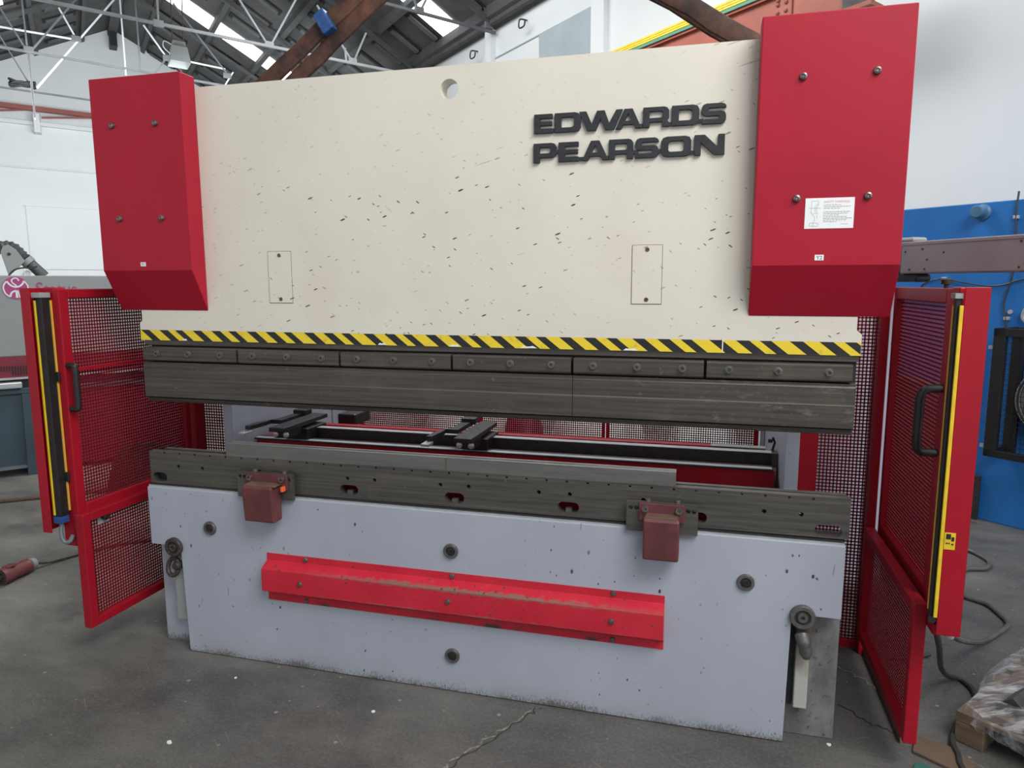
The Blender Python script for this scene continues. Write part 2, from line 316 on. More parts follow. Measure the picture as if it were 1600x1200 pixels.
# ------------------------------------------------------------------ mesh helpers
class MB:
    def __init__(s, o=(0, 0, 0), ax=(1, 0, 0), ay=(0, 1, 0), az=(0, 0, 1)):
        s.o, s.a = Vector(o), (Vector(ax), Vector(ay), Vector(az)); s.v = []; s.f = []; s.mi = []; s.cur = 0
    def w(s, p): return s.o + s.a[0]*p[0] + s.a[1]*p[1] + s.a[2]*p[2]
    def add(s, vs, fs):
        n = len(s.v); s.v += [s.w(p) for p in vs]
        for f in fs: s.f.append([i+n for i in f]); s.mi.append(s.cur)
        return s
    def box(s, x0, x1, y0, y1, z0, z1):
        vs = [(x, y, z) for z in (z0, z1) for y in (y0, y1) for x in (x0, x1)]
        return s.add(vs, [(0, 1, 3, 2), (4, 5, 7, 6), (0, 1, 5, 4), (2, 3, 7, 6), (0, 2, 6, 4), (1, 3, 7, 5)])
    def prism(s, poly, axis, a, b):
        """closed 2-D profile pushed along an axis: 'x' -> poly is (y,z); 'y' -> (x,z); 'z' -> (x,y)"""
        mk = {'x': lambda t, p: (t, p[0], p[1]), 'y': lambda t, p: (p[0], t, p[1]), 'z': lambda t, p: (p[0], p[1], t)}[axis]
        n = len(poly); vs = [mk(a, p) for p in poly]+[mk(b, p) for p in poly]
        fs = [tuple(range(n)), tuple(range(n, 2*n))]+[(i, (i+1) % n, (i+1) % n+n, i+n) for i in range(n)]
        return s.add(vs, fs)
    def tube(s, pts, r, n=8, ry=None, cap=True, closed=False):
        pts = [Vector(p) for p in pts]; m_ = len(pts); vs = []
        prev = None
        for i, p in enumerate(pts):
            if closed: d = pts[(i+1) % m_]-pts[i-1]
            else: d = pts[min(i+1, m_-1)]-pts[max(i-1, 0)]
            d.normalize()
            u = (Vector((0, 0, 1)) if abs(d.z) < .95 else Vector((0, 1, 0))) if prev is None else prev
            u = (u-d*u.dot(d)).normalized(); prev = u; t = d.cross(u)
            rr = r[i] if isinstance(r, (list, tuple)) else r
            r2 = rr if ry is None else ry
            for j in range(n):
                a = 2*PI*(j+.5)/n; vs.append(p+t*math.cos(a)*rr+u*math.sin(a)*r2)
        fs = []
        for i in range(m_ if closed else m_-1):
            i2 = (i+1) % m_
            for j in range(n): fs.append((i*n+j, i*n+(j+1) % n, i2*n+(j+1) % n, i2*n+j))
        if cap and not closed: fs += [tuple(range(n)), tuple(range((m_-1)*n, m_*n))]
        return s.add(vs, fs)
    def lathe(s, c, axis, prof, n=20):
        """prof: (radius, offset along axis); caps closed when radius 0"""
        d = Vector(axis).normalized(); u = d.orthogonal().normalized(); t = d.cross(u); c = Vector(c)
        vs = []
        for r, h in prof:
            for j in range(n): vs.append(c+d*h+u*math.cos(2*PI*j/n)*r+t*math.sin(2*PI*j/n)*r)
        fs = [(i*n+j, i*n+(j+1) % n, (i+1)*n+(j+1) % n, (i+1)*n+j) for i in range(len(prof)-1) for j in range(n)]
        fs += [tuple(range(n)), tuple(range((len(prof)-1)*n, len(prof)*n))]
        return s.add(vs, fs)
    def plate(s, outer, holes, y0, y1):
        """flat plate in the local XZ plane with holes, thick from y0 to y1"""
        cu = bpy.data.curves.new('tmp', 'CURVE'); cu.dimensions = '2D'; cu.fill_mode = 'BOTH'; cu.extrude = abs(y1-y0)/2
        for poly in [outer]+list(holes):
            sp_ = cu.splines.new('POLY'); sp_.points.add(len(poly)-1); sp_.use_cyclic_u = True
            for q, p in zip(sp_.points, poly): q.co = (p[0], p[1], 0, 1)
        ob = bpy.data.objects.new('tmp', cu); COL.objects.link(ob)
        me = bpy.data.meshes.new_from_object(ob.evaluated_get(bpy.context.evaluated_depsgraph_get()))
        mid = (y0+y1)/2
        s.add([(q.co.x, mid-q.co.z, q.co.y) for q in me.vertices], [tuple(p.vertices) for p in me.polygons])
        bpy.data.objects.remove(ob); bpy.data.curves.remove(cu); bpy.data.meshes.remove(me)
        return s
    def build(s, name, mats, parent=None, bevel=0, smooth=False, label=None, kind=None, segs=2):
        off = OFF.get(parent.name, Vector()) if parent is not None else Vector()
        me = bpy.data.meshes.new(name); me.from_pydata([p-off for p in s.v], [], s.f)
        if not isinstance(mats, (list, tuple)): mats = [mats]
        for m_ in mats: me.materials.append(M[m_] if isinstance(m_, str) else m_)
        me.polygons.foreach_set('material_index', s.mi)
        bm = bmesh.new(); bm.from_mesh(me)
        bmesh.ops.remove_doubles(bm, verts=bm.verts, dist=1e-5)
        bmesh.ops.recalc_face_normals(bm, faces=bm.faces); bm.to_mesh(me); bm.free()
        if smooth:
            me.polygons.foreach_set('use_smooth', [True]*len(me.polygons)); me.set_sharp_from_angle(angle=math.radians(38))
        o = bpy.data.objects.new(name, me); COL.objects.link(o)
        if parent is not None: o.parent = parent
        OFF[o.name] = off
        if bevel:
            bv = o.modifiers.new('edge', 'BEVEL'); bv.width = bevel; bv.segments = segs; bv.limit_method = 'ANGLE'; bv.angle_limit = math.radians(40)
        if label: o['label'] = label
        if kind: o['kind'] = kind
        return o
OFF = {}
def thing(name, label, cat, loc, group=None):
    o = bpy.data.objects.new(name, None); COL.objects.link(o); o.location = loc; o.empty_display_size = .05
    OFF[o.name] = Vector(loc); o['label'] = label; o['category'] = cat
    if group: o['group'] = group
    return o
def tag(o, label, cat, group=None):
    o['label'] = label; o['category'] = cat
    if group: o['group'] = group
    return o
def struct(o): o['kind'] = 'structure'; return o
def dup(src, d, parent=None):
    c = src.copy(); COL.objects.link(c)
    if parent is not None: c.parent = parent
    c.location = src.location+Vector(d); OFF[c.name] = OFF.get(src.name, Vector())
    return c
def circ(cx, cz, r, n=20): return [(cx+r*math.cos(2*PI*i/n), cz+r*math.sin(2*PI*i/n)) for i in range(n)]
def slot(cx, cz, w, h, n=8):
    r = h/2; L = w/2-r
    return [(cx+L+r*math.cos(a), cz+r*math.sin(a)) for a in [(-.5+i/n)*PI for i in range(n+1)]] + \
           [(cx-L+r*math.cos(a), cz+r*math.sin(a)) for a in [(.5+i/n)*PI for i in range(n+1)]]
def smooth_pts(pts, n=6):
    """Catmull-Rom through the points"""
    P = [Vector(p) for p in pts]; P = [P[0]*2-P[1]]+P+[P[-1]*2-P[-2]]; out = []
    for i in range(1, len(P)-2):
        for j in range(n):
            t = j/n; a, b_, c_, d = P[i-1:i+3]
            out.append(.5*((2*b_)+(c_-a)*t+(2*a-5*b_+4*c_-d)*t*t+(3*b_-a-3*c_+d)*t**3))
    out.append(P[-2]); return out
def text_mb(mb, body, origin, ux, uz, size, thick, sx=1.0):
    """flat lettering; built-in face, turned into mesh and laid on a plane"""
    cu = bpy.data.curves.new('tmp', 'FONT'); cu.body = body; cu.size = size; cu.extrude = thick/2; cu.resolution_u = 3
    ob = bpy.data.objects.new('tmp', cu); COL.objects.link(ob)
    me = bpy.data.meshes.new_from_object(ob.evaluated_get(bpy.context.evaluated_depsgraph_get()))
    ux = Vector(ux); uz = Vector(uz); nn = ux.cross(uz); o = Vector(origin)
    mb.add([o+ux*q.co.x*sx+uz*q.co.y+nn*q.co.z for q in me.vertices], [tuple(p.vertices) for p in me.polygons])
    bpy.data.objects.remove(ob); bpy.data.curves.remove(cu); bpy.data.meshes.remove(me)

# ------------------------------------------------------------------ the hall (skewed against the press): s runs to the gable, t to the right wall
A1, A2 = math.radians(-46.5), math.radians(37)
E1 = Vector((math.sin(A1), math.cos(A1), 0)); E2 = Vector((math.sin(A2), math.cos(A2), 0))
H0 = Vector((CAM.x, CAM.y, 0))
def HB(): return MB(H0, E1, E2)
SG, TW, TL, TR, ZR, PITCHR = 25.9, 7.2, -4.2, 1.6, 9.47, .5
def zroof(t): return ZR-PITCHR*abs(t-TR)

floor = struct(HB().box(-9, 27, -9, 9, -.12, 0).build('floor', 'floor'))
wr = struct(HB().box(-5, SG, TW, TW+.25, 0, zroof(TW)+.1).build('wall_right', 'wall'))
HB().box(8.14, 8.45, TW-.10, TW, 3, zroof(TW)).build('pilaster', 'wall', wr)
HB().box(11.50, 11.72, TW-.12, TW, 3, zroof(TW)).build('pilaster', 'wall', wr)
HB().box(4, 11.5, TW-.02, TW, 5.965, 5.985).build('seam_strip', 'wall2', wr)
HB().box(11.7, SG, TW-.015, TW, 5.2, 5.215).build('seam_strip', 'wall2', wr)
w1 = struct(HB().box(8.51, 9.98, TW-.03, TW+.02, 4.75, 5.96).build('window_1', 'wall2'))
wb = MB(H0+E1*SG, E2, E1)
wb = struct(wb.prism([(TL, 0), (TW, 0), (TW, zroof(TW)), (TR, ZR), (TL, zroof(TL))], 'y', 0, .25).build('wall_back', 'wall'))
struct(HB().box(-8, SG, TL-.25, TL, 0, zroof(TL)+.05).build('wall_left', 'wall'))
# ledges and boarding on the gable
t1 = struct(HB().box(SG-.16, SG, TL, TW, 6.34, 6.45).build('trim_1', 'wall', bevel=.01))
t2 = struct(HB().tube([(SG-.05, TL, 5.13), (SG-.05, TW, 5.13)], .025, 8).build('trim_2', 'wall', smooth=True))
t3 = HB(); t3.box(SG-.05, SG, -1.02, 3.2, 2.2, 4.03); t3.box(SG-.08, SG, -1.06, 3.2, 4.03, 4.06)
struct(t3.build('trim_3', 'wall'))
t4 = HB(); t4.box(SG-.45, SG, -.62, -.46, 6.10, 6.63); t4.box(SG-.45, SG, 1.0, 1.16, 6.10, 6.63)
struct(t4.build('trim_4', 'wall', bevel=.01))

# roof: dark boards on purlins, with raised ribs and translucent strips
def roofbox(mb, s0, s1, t0, t1_, d0, d1):
    vs = [(s, t, zroof(t)-d) for d in (d0, d1) for t in (t0, t1_) for s in (s0, s1)]
    mb.add(vs, [(0, 1, 3, 2), (4, 5, 7, 6), (0, 1, 5, 4), (2, 3, 7, 6), (0, 2, 6, 4), (1, 3, 7, 5)])
rb = HB(); roofbox(rb, 4.5, SG+.2, TR, TW+.3, -.12, 0); roofbox(rb, -8, SG+.2, TL-.3, TR, -.12, 0)
roof = struct(rb.build('ceiling', 'roof'))
PUR = [2.42, 3.65, 4.85, 6.05]
for t in PUR:
    mb = HB(); roofbox(mb, 4.5, SG, t-.05, t+.05, 0, .14); mb.build('purlin', 'purlin', roof)
for t in [.8, -.4, -1.6, -2.8]:
    mb = HB(); roofbox(mb, -8, SG, t-.05, t+.05, 0, .14); mb.build('purlin', 'purlin', roof)
mb = HB(); roofbox(mb, 4.5, SG, 6.92, TW-.02, 0, .20); mb.build('eaves_beam', 'purlin', roof)
mb = HB(); roofbox(mb, 4.5, SG, 6.99, 7.05, .2, .27); mb.build('eaves_beam', 'purlin', roof)
mb = HB(); mb.box(4.5, SG, TR-.12, TR+.12, ZR-.22, ZR-.05); mb.build('ridge_beam', 'purlin', roof)
mb = HB(); mb.box(SG-.5, SG, TR-.1, TR+.1, ZR-.62, ZR-.1); mb.build('ridge_bracket', 'dark', roof)
SKY = [(20.0, 20.9, 2.5, 5.98), (12.5, 13.2, 4.9, 6.95), (5.0, 5.9, 2.5, 6.9)]
for i, (s0, s1, a, b_) in enumerate(SKY):
    mb = HB(); roofbox(mb, s0, s1, a, b_, .01, .03); struct(mb.build('window_%d' % (i+2), 'skylight'))
mb = HB(); roofbox(mb, 20.6, 21.5, -1.5, -.9, .01, .03); struct(mb.build('window_5', 'skylight'))
# ribs: one shared mesh per slope
def rib_proto(sgn):
    mb = HB(); mb.cur = 0
    t0 = TR+sgn*1.0; a, b_ = t0, t0+sgn*.78
    roofbox(mb, 14.00, 14.28, min(a, b_), max(a, b_), .0, .035); mb.cur = 1
    roofbox(mb, 14.07, 14.21, min(a, b_)+.07, max(a, b_)-.07, .02, .075)
    o = mb.build('roof_rib', ['ribdark', 'rib'], roof); return o
for sgn, rows, srange in ((1, [2.55, 3.82, 5.0, 6.16], (9, 26)), (-1, [.62, -.58, -1.78], (17, 26))):
    pro = None
    for t in rows:
        s = srange[0]-.45
        while s < srange[1]-.8:
            s += .95
            lo, hi = (t, t+.78) if sgn > 0 else (t-.78, t)
            if any(s+.3 > q[0] and s < q[1] and hi > q[2] and lo < q[3] for q in SKY): continue
            if pro is None: pro = rib_proto(sgn); base = TR+sgn*1.0; o = pro
            else: o = pro.copy(); COL.objects.link(o); o.parent = roof
            dt = t-base
            o.location = E1*(s-14.0)+E2*dt+Vector((0, 0, -PITCHR*abs(t-TR)+PITCHR*abs(base-TR)))

# trusses: each one thing, every bar a part
def truss(S, label, bars, w=.05, mt='truss', grey=()):  # grey: indices of bars drawn in the shade-darkened tone
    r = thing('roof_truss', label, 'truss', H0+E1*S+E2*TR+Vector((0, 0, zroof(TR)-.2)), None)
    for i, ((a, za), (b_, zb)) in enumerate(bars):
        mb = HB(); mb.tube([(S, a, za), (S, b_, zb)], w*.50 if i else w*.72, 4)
        mb.build('bottom_chord' if i == 0 else 'truss_bar', 'trussshade' if i in grey else mt, r)
    for sgn, lim in ((1, 7.1), (-1, -4.1)):
        a = TR+sgn*.05
        mb = HB(); mb.tube([(S, a, zroof(a)-.2), (S, lim, zroof(lim)-.2)], .06, 4); mb.build('rafter', 'purlin', r)
    for (a, za) in [bars[0][0]]: pass
    return r
def gusset(r, S, pts, mt):
    for t, z in pts:
        mb = HB(); mb.box(S-.03, S+.03, t-.09, t+.09, z-.04, z+.08); mb.build('gusset_plate', mt, r, bevel=.01)
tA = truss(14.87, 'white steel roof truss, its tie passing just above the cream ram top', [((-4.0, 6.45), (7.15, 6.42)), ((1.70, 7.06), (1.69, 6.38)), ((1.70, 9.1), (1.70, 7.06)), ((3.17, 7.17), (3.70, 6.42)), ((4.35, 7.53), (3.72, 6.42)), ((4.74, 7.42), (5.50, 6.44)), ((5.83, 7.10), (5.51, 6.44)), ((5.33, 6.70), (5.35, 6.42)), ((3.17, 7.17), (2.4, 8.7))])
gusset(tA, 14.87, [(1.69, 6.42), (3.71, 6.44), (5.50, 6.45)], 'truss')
tB = truss(11.43, 'near shade-toned roof truss meeting the white right wall beside a skylight', [((-4.0, 6.45), (7.15, 6.40)), ((5.33, 6.78), (5.51, 6.38)), ((5.68, 6.70), (5.51, 6.40)), ((6.73, 6.99), (7.06, 6.62)), ((1.7, 9.0), (1.7, 6.4))], .045, 'trussshade')
gusset(tB, 11.43, [(5.51, 6.42), (7.0, 6.48)], 'trussshade')
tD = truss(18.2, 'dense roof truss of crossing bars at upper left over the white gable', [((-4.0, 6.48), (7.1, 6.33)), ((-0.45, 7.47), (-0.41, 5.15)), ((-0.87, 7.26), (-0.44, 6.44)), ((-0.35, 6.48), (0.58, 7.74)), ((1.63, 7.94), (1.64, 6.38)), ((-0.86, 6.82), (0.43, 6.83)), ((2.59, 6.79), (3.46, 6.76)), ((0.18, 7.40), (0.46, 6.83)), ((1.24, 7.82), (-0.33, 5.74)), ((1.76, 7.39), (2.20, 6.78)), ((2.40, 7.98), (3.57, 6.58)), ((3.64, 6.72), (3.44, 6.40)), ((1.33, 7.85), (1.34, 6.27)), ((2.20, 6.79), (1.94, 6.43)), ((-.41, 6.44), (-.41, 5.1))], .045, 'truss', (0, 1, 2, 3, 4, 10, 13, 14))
gusset(tD, 18.2, [(-.41, 6.46), (.45, 6.83), (2.2, 6.76), (3.5, 6.6)], 'trussshade')
tE = truss(21.65, 'far thin roof truss against the white gable, a cable coil on its tie', [((-4.0, 6.44), (7.1, 6.30)), ((-1.08, 7.65), (-0.49, 6.47)), ((2.62, 7.71), (2.98, 7.45)), ((3.22, 7.25), (4.23, 7.26))], .04, 'trussshade')
# coil of cable on the far truss
mb = HB(); pts = []
for i in range(49):
    a = 2*PI*i/16; pts.append((21.55+.10*math.sin(a), -.68+.26*math.cos(a), 6.48+.03*i/16+.05*math.sin(a*1.7)))
mb.tube(pts, .028, 6)
tag(mb.build('cable_coil', 'cabledark', smooth=True), 'dark coil of cable lying on the far roof truss at upper left', 'cable')
# hanging heater / lamp trough
hl = thing('hanging_heater', 'grey box shaped heater hanging in the roof above the left red cover', 'heater', H0+E1*17+E2*2.3+Vector((0, 0, 6.35)))
mb = HB()
def frustum(mb, c, a, b_, z0, z1, k_):
    (s, t) = c
    vs = [(s-a, t-b_, z0), (s+a, t-b_, z0), (s+a, t+b_, z0), (s-a, t+b_, z0), (s-a*k_, t-b_*k_, z1), (s+a*k_, t-b_*k_, z1), (s+a*k_, t+b_*k_, z1), (s-a*k_, t+b_*k_, z1)]
    mb.add(vs, [(0, 1, 5, 4), (1, 2, 6, 5), (2, 3, 7, 6), (3, 0, 4, 7), (4, 5, 6, 7)])
frustum(mb, (17, 2.29), .28, .2, 6.36, 6.68, .75); mb.build('reflector', 'machgrey', hl)
mb = HB(); mb.box(16.85, 17.15, 2.17, 2.42, 6.68, 6.80); mb.build('burner_box', 'machgrey', hl, bevel=.01)
for t in (2.18, 2.40):
    mb = HB(); mb.tube([(17, t, 6.8), (17, t+.05, 8.9)], .012, 5); mb.build('hanger', 'copper', hl)
mb = HB(); mb.tube(smooth_pts([(17, 2.17, 6.74), (16.98, 2.02, 6.78), (16.98, 2.0, 6.66), (17, 2.12, 6.55)]), .012, 5); mb.build('gas_hose', 'truss', hl, smooth=True)
# far beam on the gable
fb = thing('gable_beam', 'red-brown steel beam with braces across the white gable wall', 'beam', H0+E1*25.3+E2*.3+Vector((0, 0, 6.65)))
HB().box(25.2, 25.4, TL+.05, TW-.02, 6.65, 6.77).build('beam', 'girderfar', fb)
for a in ((-2.3, 6.40, -.78, 6.66), (-.41, 6.49, .9, 6.66)):
    HB().tube([(25.3, a[0], a[1]), (25.3, a[2], a[3])], .035, 4).build('brace', 'girderfar', fb)
# crane girder on the right wall
cg = thing('crane_girder', 'orange-red riveted crane girder along the white right wall', 'girder', H0+E1*7+E2*6.5+Vector((0, 0, 4.28)))
gw = HB(); gw.box(3.45, 16, 6.42, 6.45, 4.30, 4.72); gw.build('web_plate', 'girder', cg)
HB().box(3.45, 16, 6.38, 6.62, 4.26, 4.30).build('bottom_flange', 'girder', cg)
HB().box(3.45, 16, 6.38, 6.62, 4.66, 4.69).build('top_flange', 'girder', cg)
HB().box(4.32, 4.335, 6.405, 6.425, 4.3, 4.66).build('splice_plate', 'girderfar', cg)
for s in (8.4, 12): HB().box(s-.06, s+.06, 6.60, TW, 4.1, 4.30).build('wall_bracket', 'girder', cg)
riv = None
for s in (4.40, 4.50):
    for z in (4.50, 4.58, 4.66-.04, 4.42):
        if riv is None: riv = HB().lathe((s, 6.42, z), (0, -1, 0), [(.022, 0), (.02, .012), (.008, .02)], 8).build('rivet', 'girderfar', cg, smooth=True); r0 = (s, z)
        else: dup(riv, E1*(s-r0[0])+Vector((0, 0, z-r0[1])), cg)
HB().box(3.45, 3.75, 6.40, 6.43, 4.28, 4.42).build('gusset_plate', 'scrap', cg)
for i, z in enumerate((4.795, 4.768, 4.741)):
    tag(HB().box(3.45, 16, 6.36, 6.40, z-.012, z+.010).build('conductor_bar', 'yellow'), ['topmost', 'middle', 'lowest'][i]+' of the three yellow conductor bars on the crane girder', 'conductor bar', 'yellow crane conductor bars')
tag(HB().box(3.45, 16, 6.36, 6.40, 4.69, 4.722).build('conductor_bar', 'green'), 'green earth conductor bar under the three yellow ones', 'conductor bar')
for i, (s, z) in enumerate(((12.2, 6.28), (14.0, 6.2), (10.4, 6.33))):
    mb = HB(); mb.tube(smooth_pts([(s, TW, z), (s, TW-.16, z-.02), (s, TW-.18, z-.16), (s-.14, TW-.17, z-.17), (s-.15, TW-.15, z-.08)]), .014, 5)
    tag(mb.build('wall_hook', 'dark', smooth=True), ['middle', 'farthest', 'nearest'][i]+' small wire hook on the right wall under the eaves', 'hook', 'hooks under the right eaves')

# floor cracks
def crack(pts, w, mt):
    random.seed(int(pts[0][0]*100)); P = smooth_pts([(x, y, 0) for x, y in pts], 7); vs = []; n = len(P)
    for i, p in enumerate(P):
        d = (P[min(i+1, n-1)]-P[max(i-1, 0)]).normalized(); nn = Vector((-d.y, d.x, 0))
        j = nn*random.uniform(-.012, .012); ww = w*random.uniform(.35, 1.25)
        vs += [p+j+nn*ww+Vector((0, 0, .0015)), p+j-nn*ww+Vector((0, 0, .0015)), p+j+Vector((0, 0, .004))]
    fs = []
    for i in range(n-1): fs += [(3*i, 3*i+3, 3*i+5, 3*i+2), (3*i+2, 3*i+5, 3*i+4, 3*i+1)]
    mb = MB(); mb.add(vs, fs); mb.build('floor_crack', mt, floor)
crack([(.10, -.56), (.16, -.43), (.26, -.245), (.33, -.12), (.382, -.02)], .0075, 'crack')
crack([(.115, -.555), (.175, -.43), (.275, -.245), (.345, -.12), (.392, -.02)], .004, 'crackdark')
crack([(1.62, .335), (1.70, .225), (1.78, .18), (1.9, .12)], .005, 'crackdark')
crack([(1.64, .66), (1.745, .574), (1.834, .442), (1.9, .38)], .010, 'crack')

# ------------------------------------------------------------------ the press brake
YR = .038
press = thing('press_brake', 'large hydraulic press brake with cream ram, lavender bed and red covers', 'press brake', (0, .6, 0))
# --- ram
ram = MB()
outer = [(-1.545, 1.512), (1.552, 1.512), (1.552, 1.588), (1.534, 1.604), (1.534, 2.617), (-1.53, 2.617), (-1.53, 1.604), (-1.545, 1.588)]
ram.plate(outer, [circ(.007, 2.53, .038, 28)], YR, YR+.075)
ram = ram.build('ram', 'cream', press)
# chipped inspection covers
for xc, z0, z1, w in ((-.787, 1.689, 1.910, .112), (.791, 1.693, 1.913, .111)):
    gp = MB(); gp.box(xc-w/2-.002, xc+w/2+.002, YR-.0006, YR+.01, z0-.002, z1+.002); gp.build('cover_joint', 'brown', ram)
    cp = MB(); cp.box(xc-w/2, xc+w/2, YR-.003, YR+.01, z0, z1); cp.build('inspection_cover', 'cream', ram, bevel=.0012)
    for z in (z0+.016, z1-.016):
        MB().lathe((xc, YR-.003, z), (0, -1, 0), [(.0085, 0), (.0075, .002), (.005, .002), (.0045, .0005)], 12).build('cover_screw', 'brown', ram, smooth=True)
# hazard tape
tp = MB(); tz0, tz1 = 1.5125, 1.560; ty = YR-.0012
tp.box(-1.543, 1.551, ty, YR, tz0, tz1); tp.cur = 1
x = -1.60; wid = (.060, .052, .040); gap = (.046, .047, .040); i = 0
sl = .060
while x < 1.56:
    w_ = wid[i % 3]*(1+.08*math.sin(i*1.7))
    poly = [(x, tz1), (x+w_, tz1), (x+w_+sl, tz0), (x+sl, tz0)]
    # clip to the tape ends
    def clip(poly, lim, keep_less):
        out = []
        for a, b_ in zip(poly, poly[1:]+poly[:1]):
            ia = a[0] <= lim if keep_less else a[0] >= lim; ib = b_[0] <= lim if keep_less else b_[0] >= lim
            if ia: out.append(a)
            if ia != ib:
                t = (lim-a[0])/(b_[0]-a[0]); out.append((lim, a[1]+t*(b_[1]-a[1])))
        return out
    poly = clip(poly, 1.551, True)
    if poly: poly = clip(poly, -1.543, False)
    if len(poly) > 2: tp.prism(poly, 'y', ty-.0006, ty)
    x += w_+gap[i % 3]; i += 1
tp.build('hazard_tape', ['tapeblack', 'tapeyellow'], ram)
tp = MB()
for (x, z, w_) in ((.015, 1.5135, .022), (.33, 1.514, .035), (-.31, 1.514, .02), (.735, 1.5135, .028), (-1.3, 1.5135, .012)):
    tp.prism([(x-w_, z), (x+w_, z), (x+w_*.5, z+.009), (x, z+.006), (x-w_*.6, z+.008)], 'y', ty-.0012, ty)
tp.box(1.075, 1.079, ty-.0012, ty, tz0+.004, tz1+.01)
tp.build('torn_tape_patch', 'paper', ram)
# lettering
def LP(outer, holes=()): return (outer, holes)
GL = {
 'E': LP([(0, 0), (1, 0), (1, .25), (.32, .25), (.32, .39), (.97, .39), (.97, .62), (.32, .62), (.32, .76), (1, .76), (1, 1), (0, 1)]),
 'D': LP([(0, 0), (.78, 0), (.93, .06), (1, .22), (1, .78), (.93, .94), (.78, 1), (0, 1)], [[(.26, .25), (.66, .25), (.75, .33), (.75, .68), (.66, .76), (.26, .76)]]),
 'W': LP([(0, 1), (.19, 0), (.40, 0), (.51, .58), (.61, 0), (.82, 0), (1.02, 1), (.87, 1), (.71, .34), (.60, 1), (.42, 1), (.30, .34), (.17, 1)]),
 'A': LP([(0, 0), (.33, 1), (.65, 1), (1, 0), (.76, 0), (.69, .20), (.29, .20), (.22, 0)], [[(.36, .40), (.61, .40), (.485, .76)]]),
 'R': LP([(0, 0), (.25, 0), (.25, .24), (.74, .24), (.74, 0), (1, 0), (1, .22), (.94, .32), (1, .45), (1, .82), (.93, .95), (.80, 1), (0, 1)], [[(.25, .46), (.70, .46), (.76, .53), (.76, .70), (.70, .77), (.25, .77)]]),
 'P': LP([(0, 0), (.27, 0), (.27, .24), (.80, .24), (.94, .31), (1, .46), (1, .80), (.94, .94), (.80, 1), (0, 1)], [[(.27, .48), (.66, .48), (.74, .54), (.74, .70), (.66, .77), (.27, .77)]]),
 'S': LP([(0, .0), (.80, 0), (.94, .06), (1, .2), (1, .42), (.94, .57), (.80, .63), (.30, .63), (.27, .70), (.30, .77), (1, .77), (1, .86), (.94, .95), (.82, 1), (.2, 1), (.06, .94), (0, .8), (0, .56), (.06, .44), (.2, .38), (.70, .38), (.74, .31), (.70, .24), (0, .24)]),
 'O': LP([(.2, 0), (.8, 0), (.94, .06), (1, .22), (1, .78), (.94, .94), (.8, 1), (.2, 1), (.06, .94), (0, .78), (0, .22), (.06, .06)], [[(.30, .25), (.70, .25), (.76, .32), (.76, .68), (.70, .76), (.30, .76), (.24, .68), (.24, .32)]]),
 'N': LP([(0, 0), (.22, 0), (.22, .60), (.66, 0), (1, 0), (1, 1), (.78, 1), (.78, .38), (.34, 1), (0, 1)]),
}
def word(letters, z0, z1):
    for ch, x0, x1 in letters:
        o_, hs = GL[ch]; mb = MB()
        f = lambda pl: [(x0+p[0]*(x1-x0), z0+p[1]*(z1-z0)) for p in pl]
        mb.plate(f(o_), [f(h) for h in hs], YR-.013, YR)
        mb.build('letter', 'letter', ram, bevel=.0012, segs=1)
word([('E', .353, .425), ('D', .433, .533), ('W', .527, .687), ('A', .664, .760), ('R', .765, .858), ('D', .868, .965), ('S', .973, 1.058)], 2.338, 2.409)
word([('P', .351, .441), ('E', .449, .526), ('A', .540, .640), ('R', .641, .731), ('S', .739, .824), ('O', .833, .940), ('N', .951, 1.057)], 2.230, 2.302)
for x0, x1, z in ((.523, .545, 2.232), (.625, .645, 2.232), (.72, .75, 2.247), (.818, .84, 2.247), (.93, .955, 2.236), (.85, .872, 2.340), (.955, .98, 2.345), (.75, .77, 2.340), (.436, .455, 2.262), (.42, .438, 2.342)):
    MB().box(x0, x1, YR-.010, YR, z, z+.013).build('letter_link', 'letter', ram)
# --- clamp line under the ram
ub = MB(); ub.box(-1.53, 1.549, YR+.004, YR+.085, 1.489, 1.512); ub.build('upper_beam_strip', 'steel', press, bevel=.002)
ub = MB(); ub.box(-1.515, 1.545, YR+.03, YR+.08, 1.28, 1.489); ub.build('clamp_backing_bar', 'dark', press)
JX = [-1.515, -1.006, -.498, .012, .513, 1.017, 1.530]
bolt_src = None
for i in range(6):
    hb = MB(); x0, x1 = JX[i]+.005, JX[i+1]-.005
    hb.prism([(.006, 1.424), (.006, 1.478), (.012, 1.482), (YR+.03, 1.482), (YR+.03, 1.418), (.012, 1.418)], 'x', x0, x1)
    hb = hb.build('punch_clamp', 'steel', press, bevel=.0015)
    for j in range(3):
        xb = JX[i]+(JX[i+1]-JX[i])*(.165+.335*j)
        if bolt_src is None:
            bolt_src = MB().lathe((xb, .006, 1.4525), (0, -1, 0), [(.0155, 0), (.0155, .003), (.0115, .004), (.0115, .011), (.0065, .011), (.0055, .004)], 14).build('clamp_bolt', 'bolt', hb, smooth=True); bx = xb
        else: dup(bolt_src, (xb-bx, 0, 0), hb)
PP = [(.020, 1.412), (.020, 1.402), (.016, 1.398), (.016, 1.249), (.038, 1.243), (.032, 1.240), (.036, 1.225), (.048, 1.220), (.062, 1.245), (.062, 1.412)]
for x0, x1 in ((-1.523, .5125), (.5145, 1.540)):
    MB().prism(PP, 'x', x0, x1).build('punch', 'punch', press, bevel=.001)
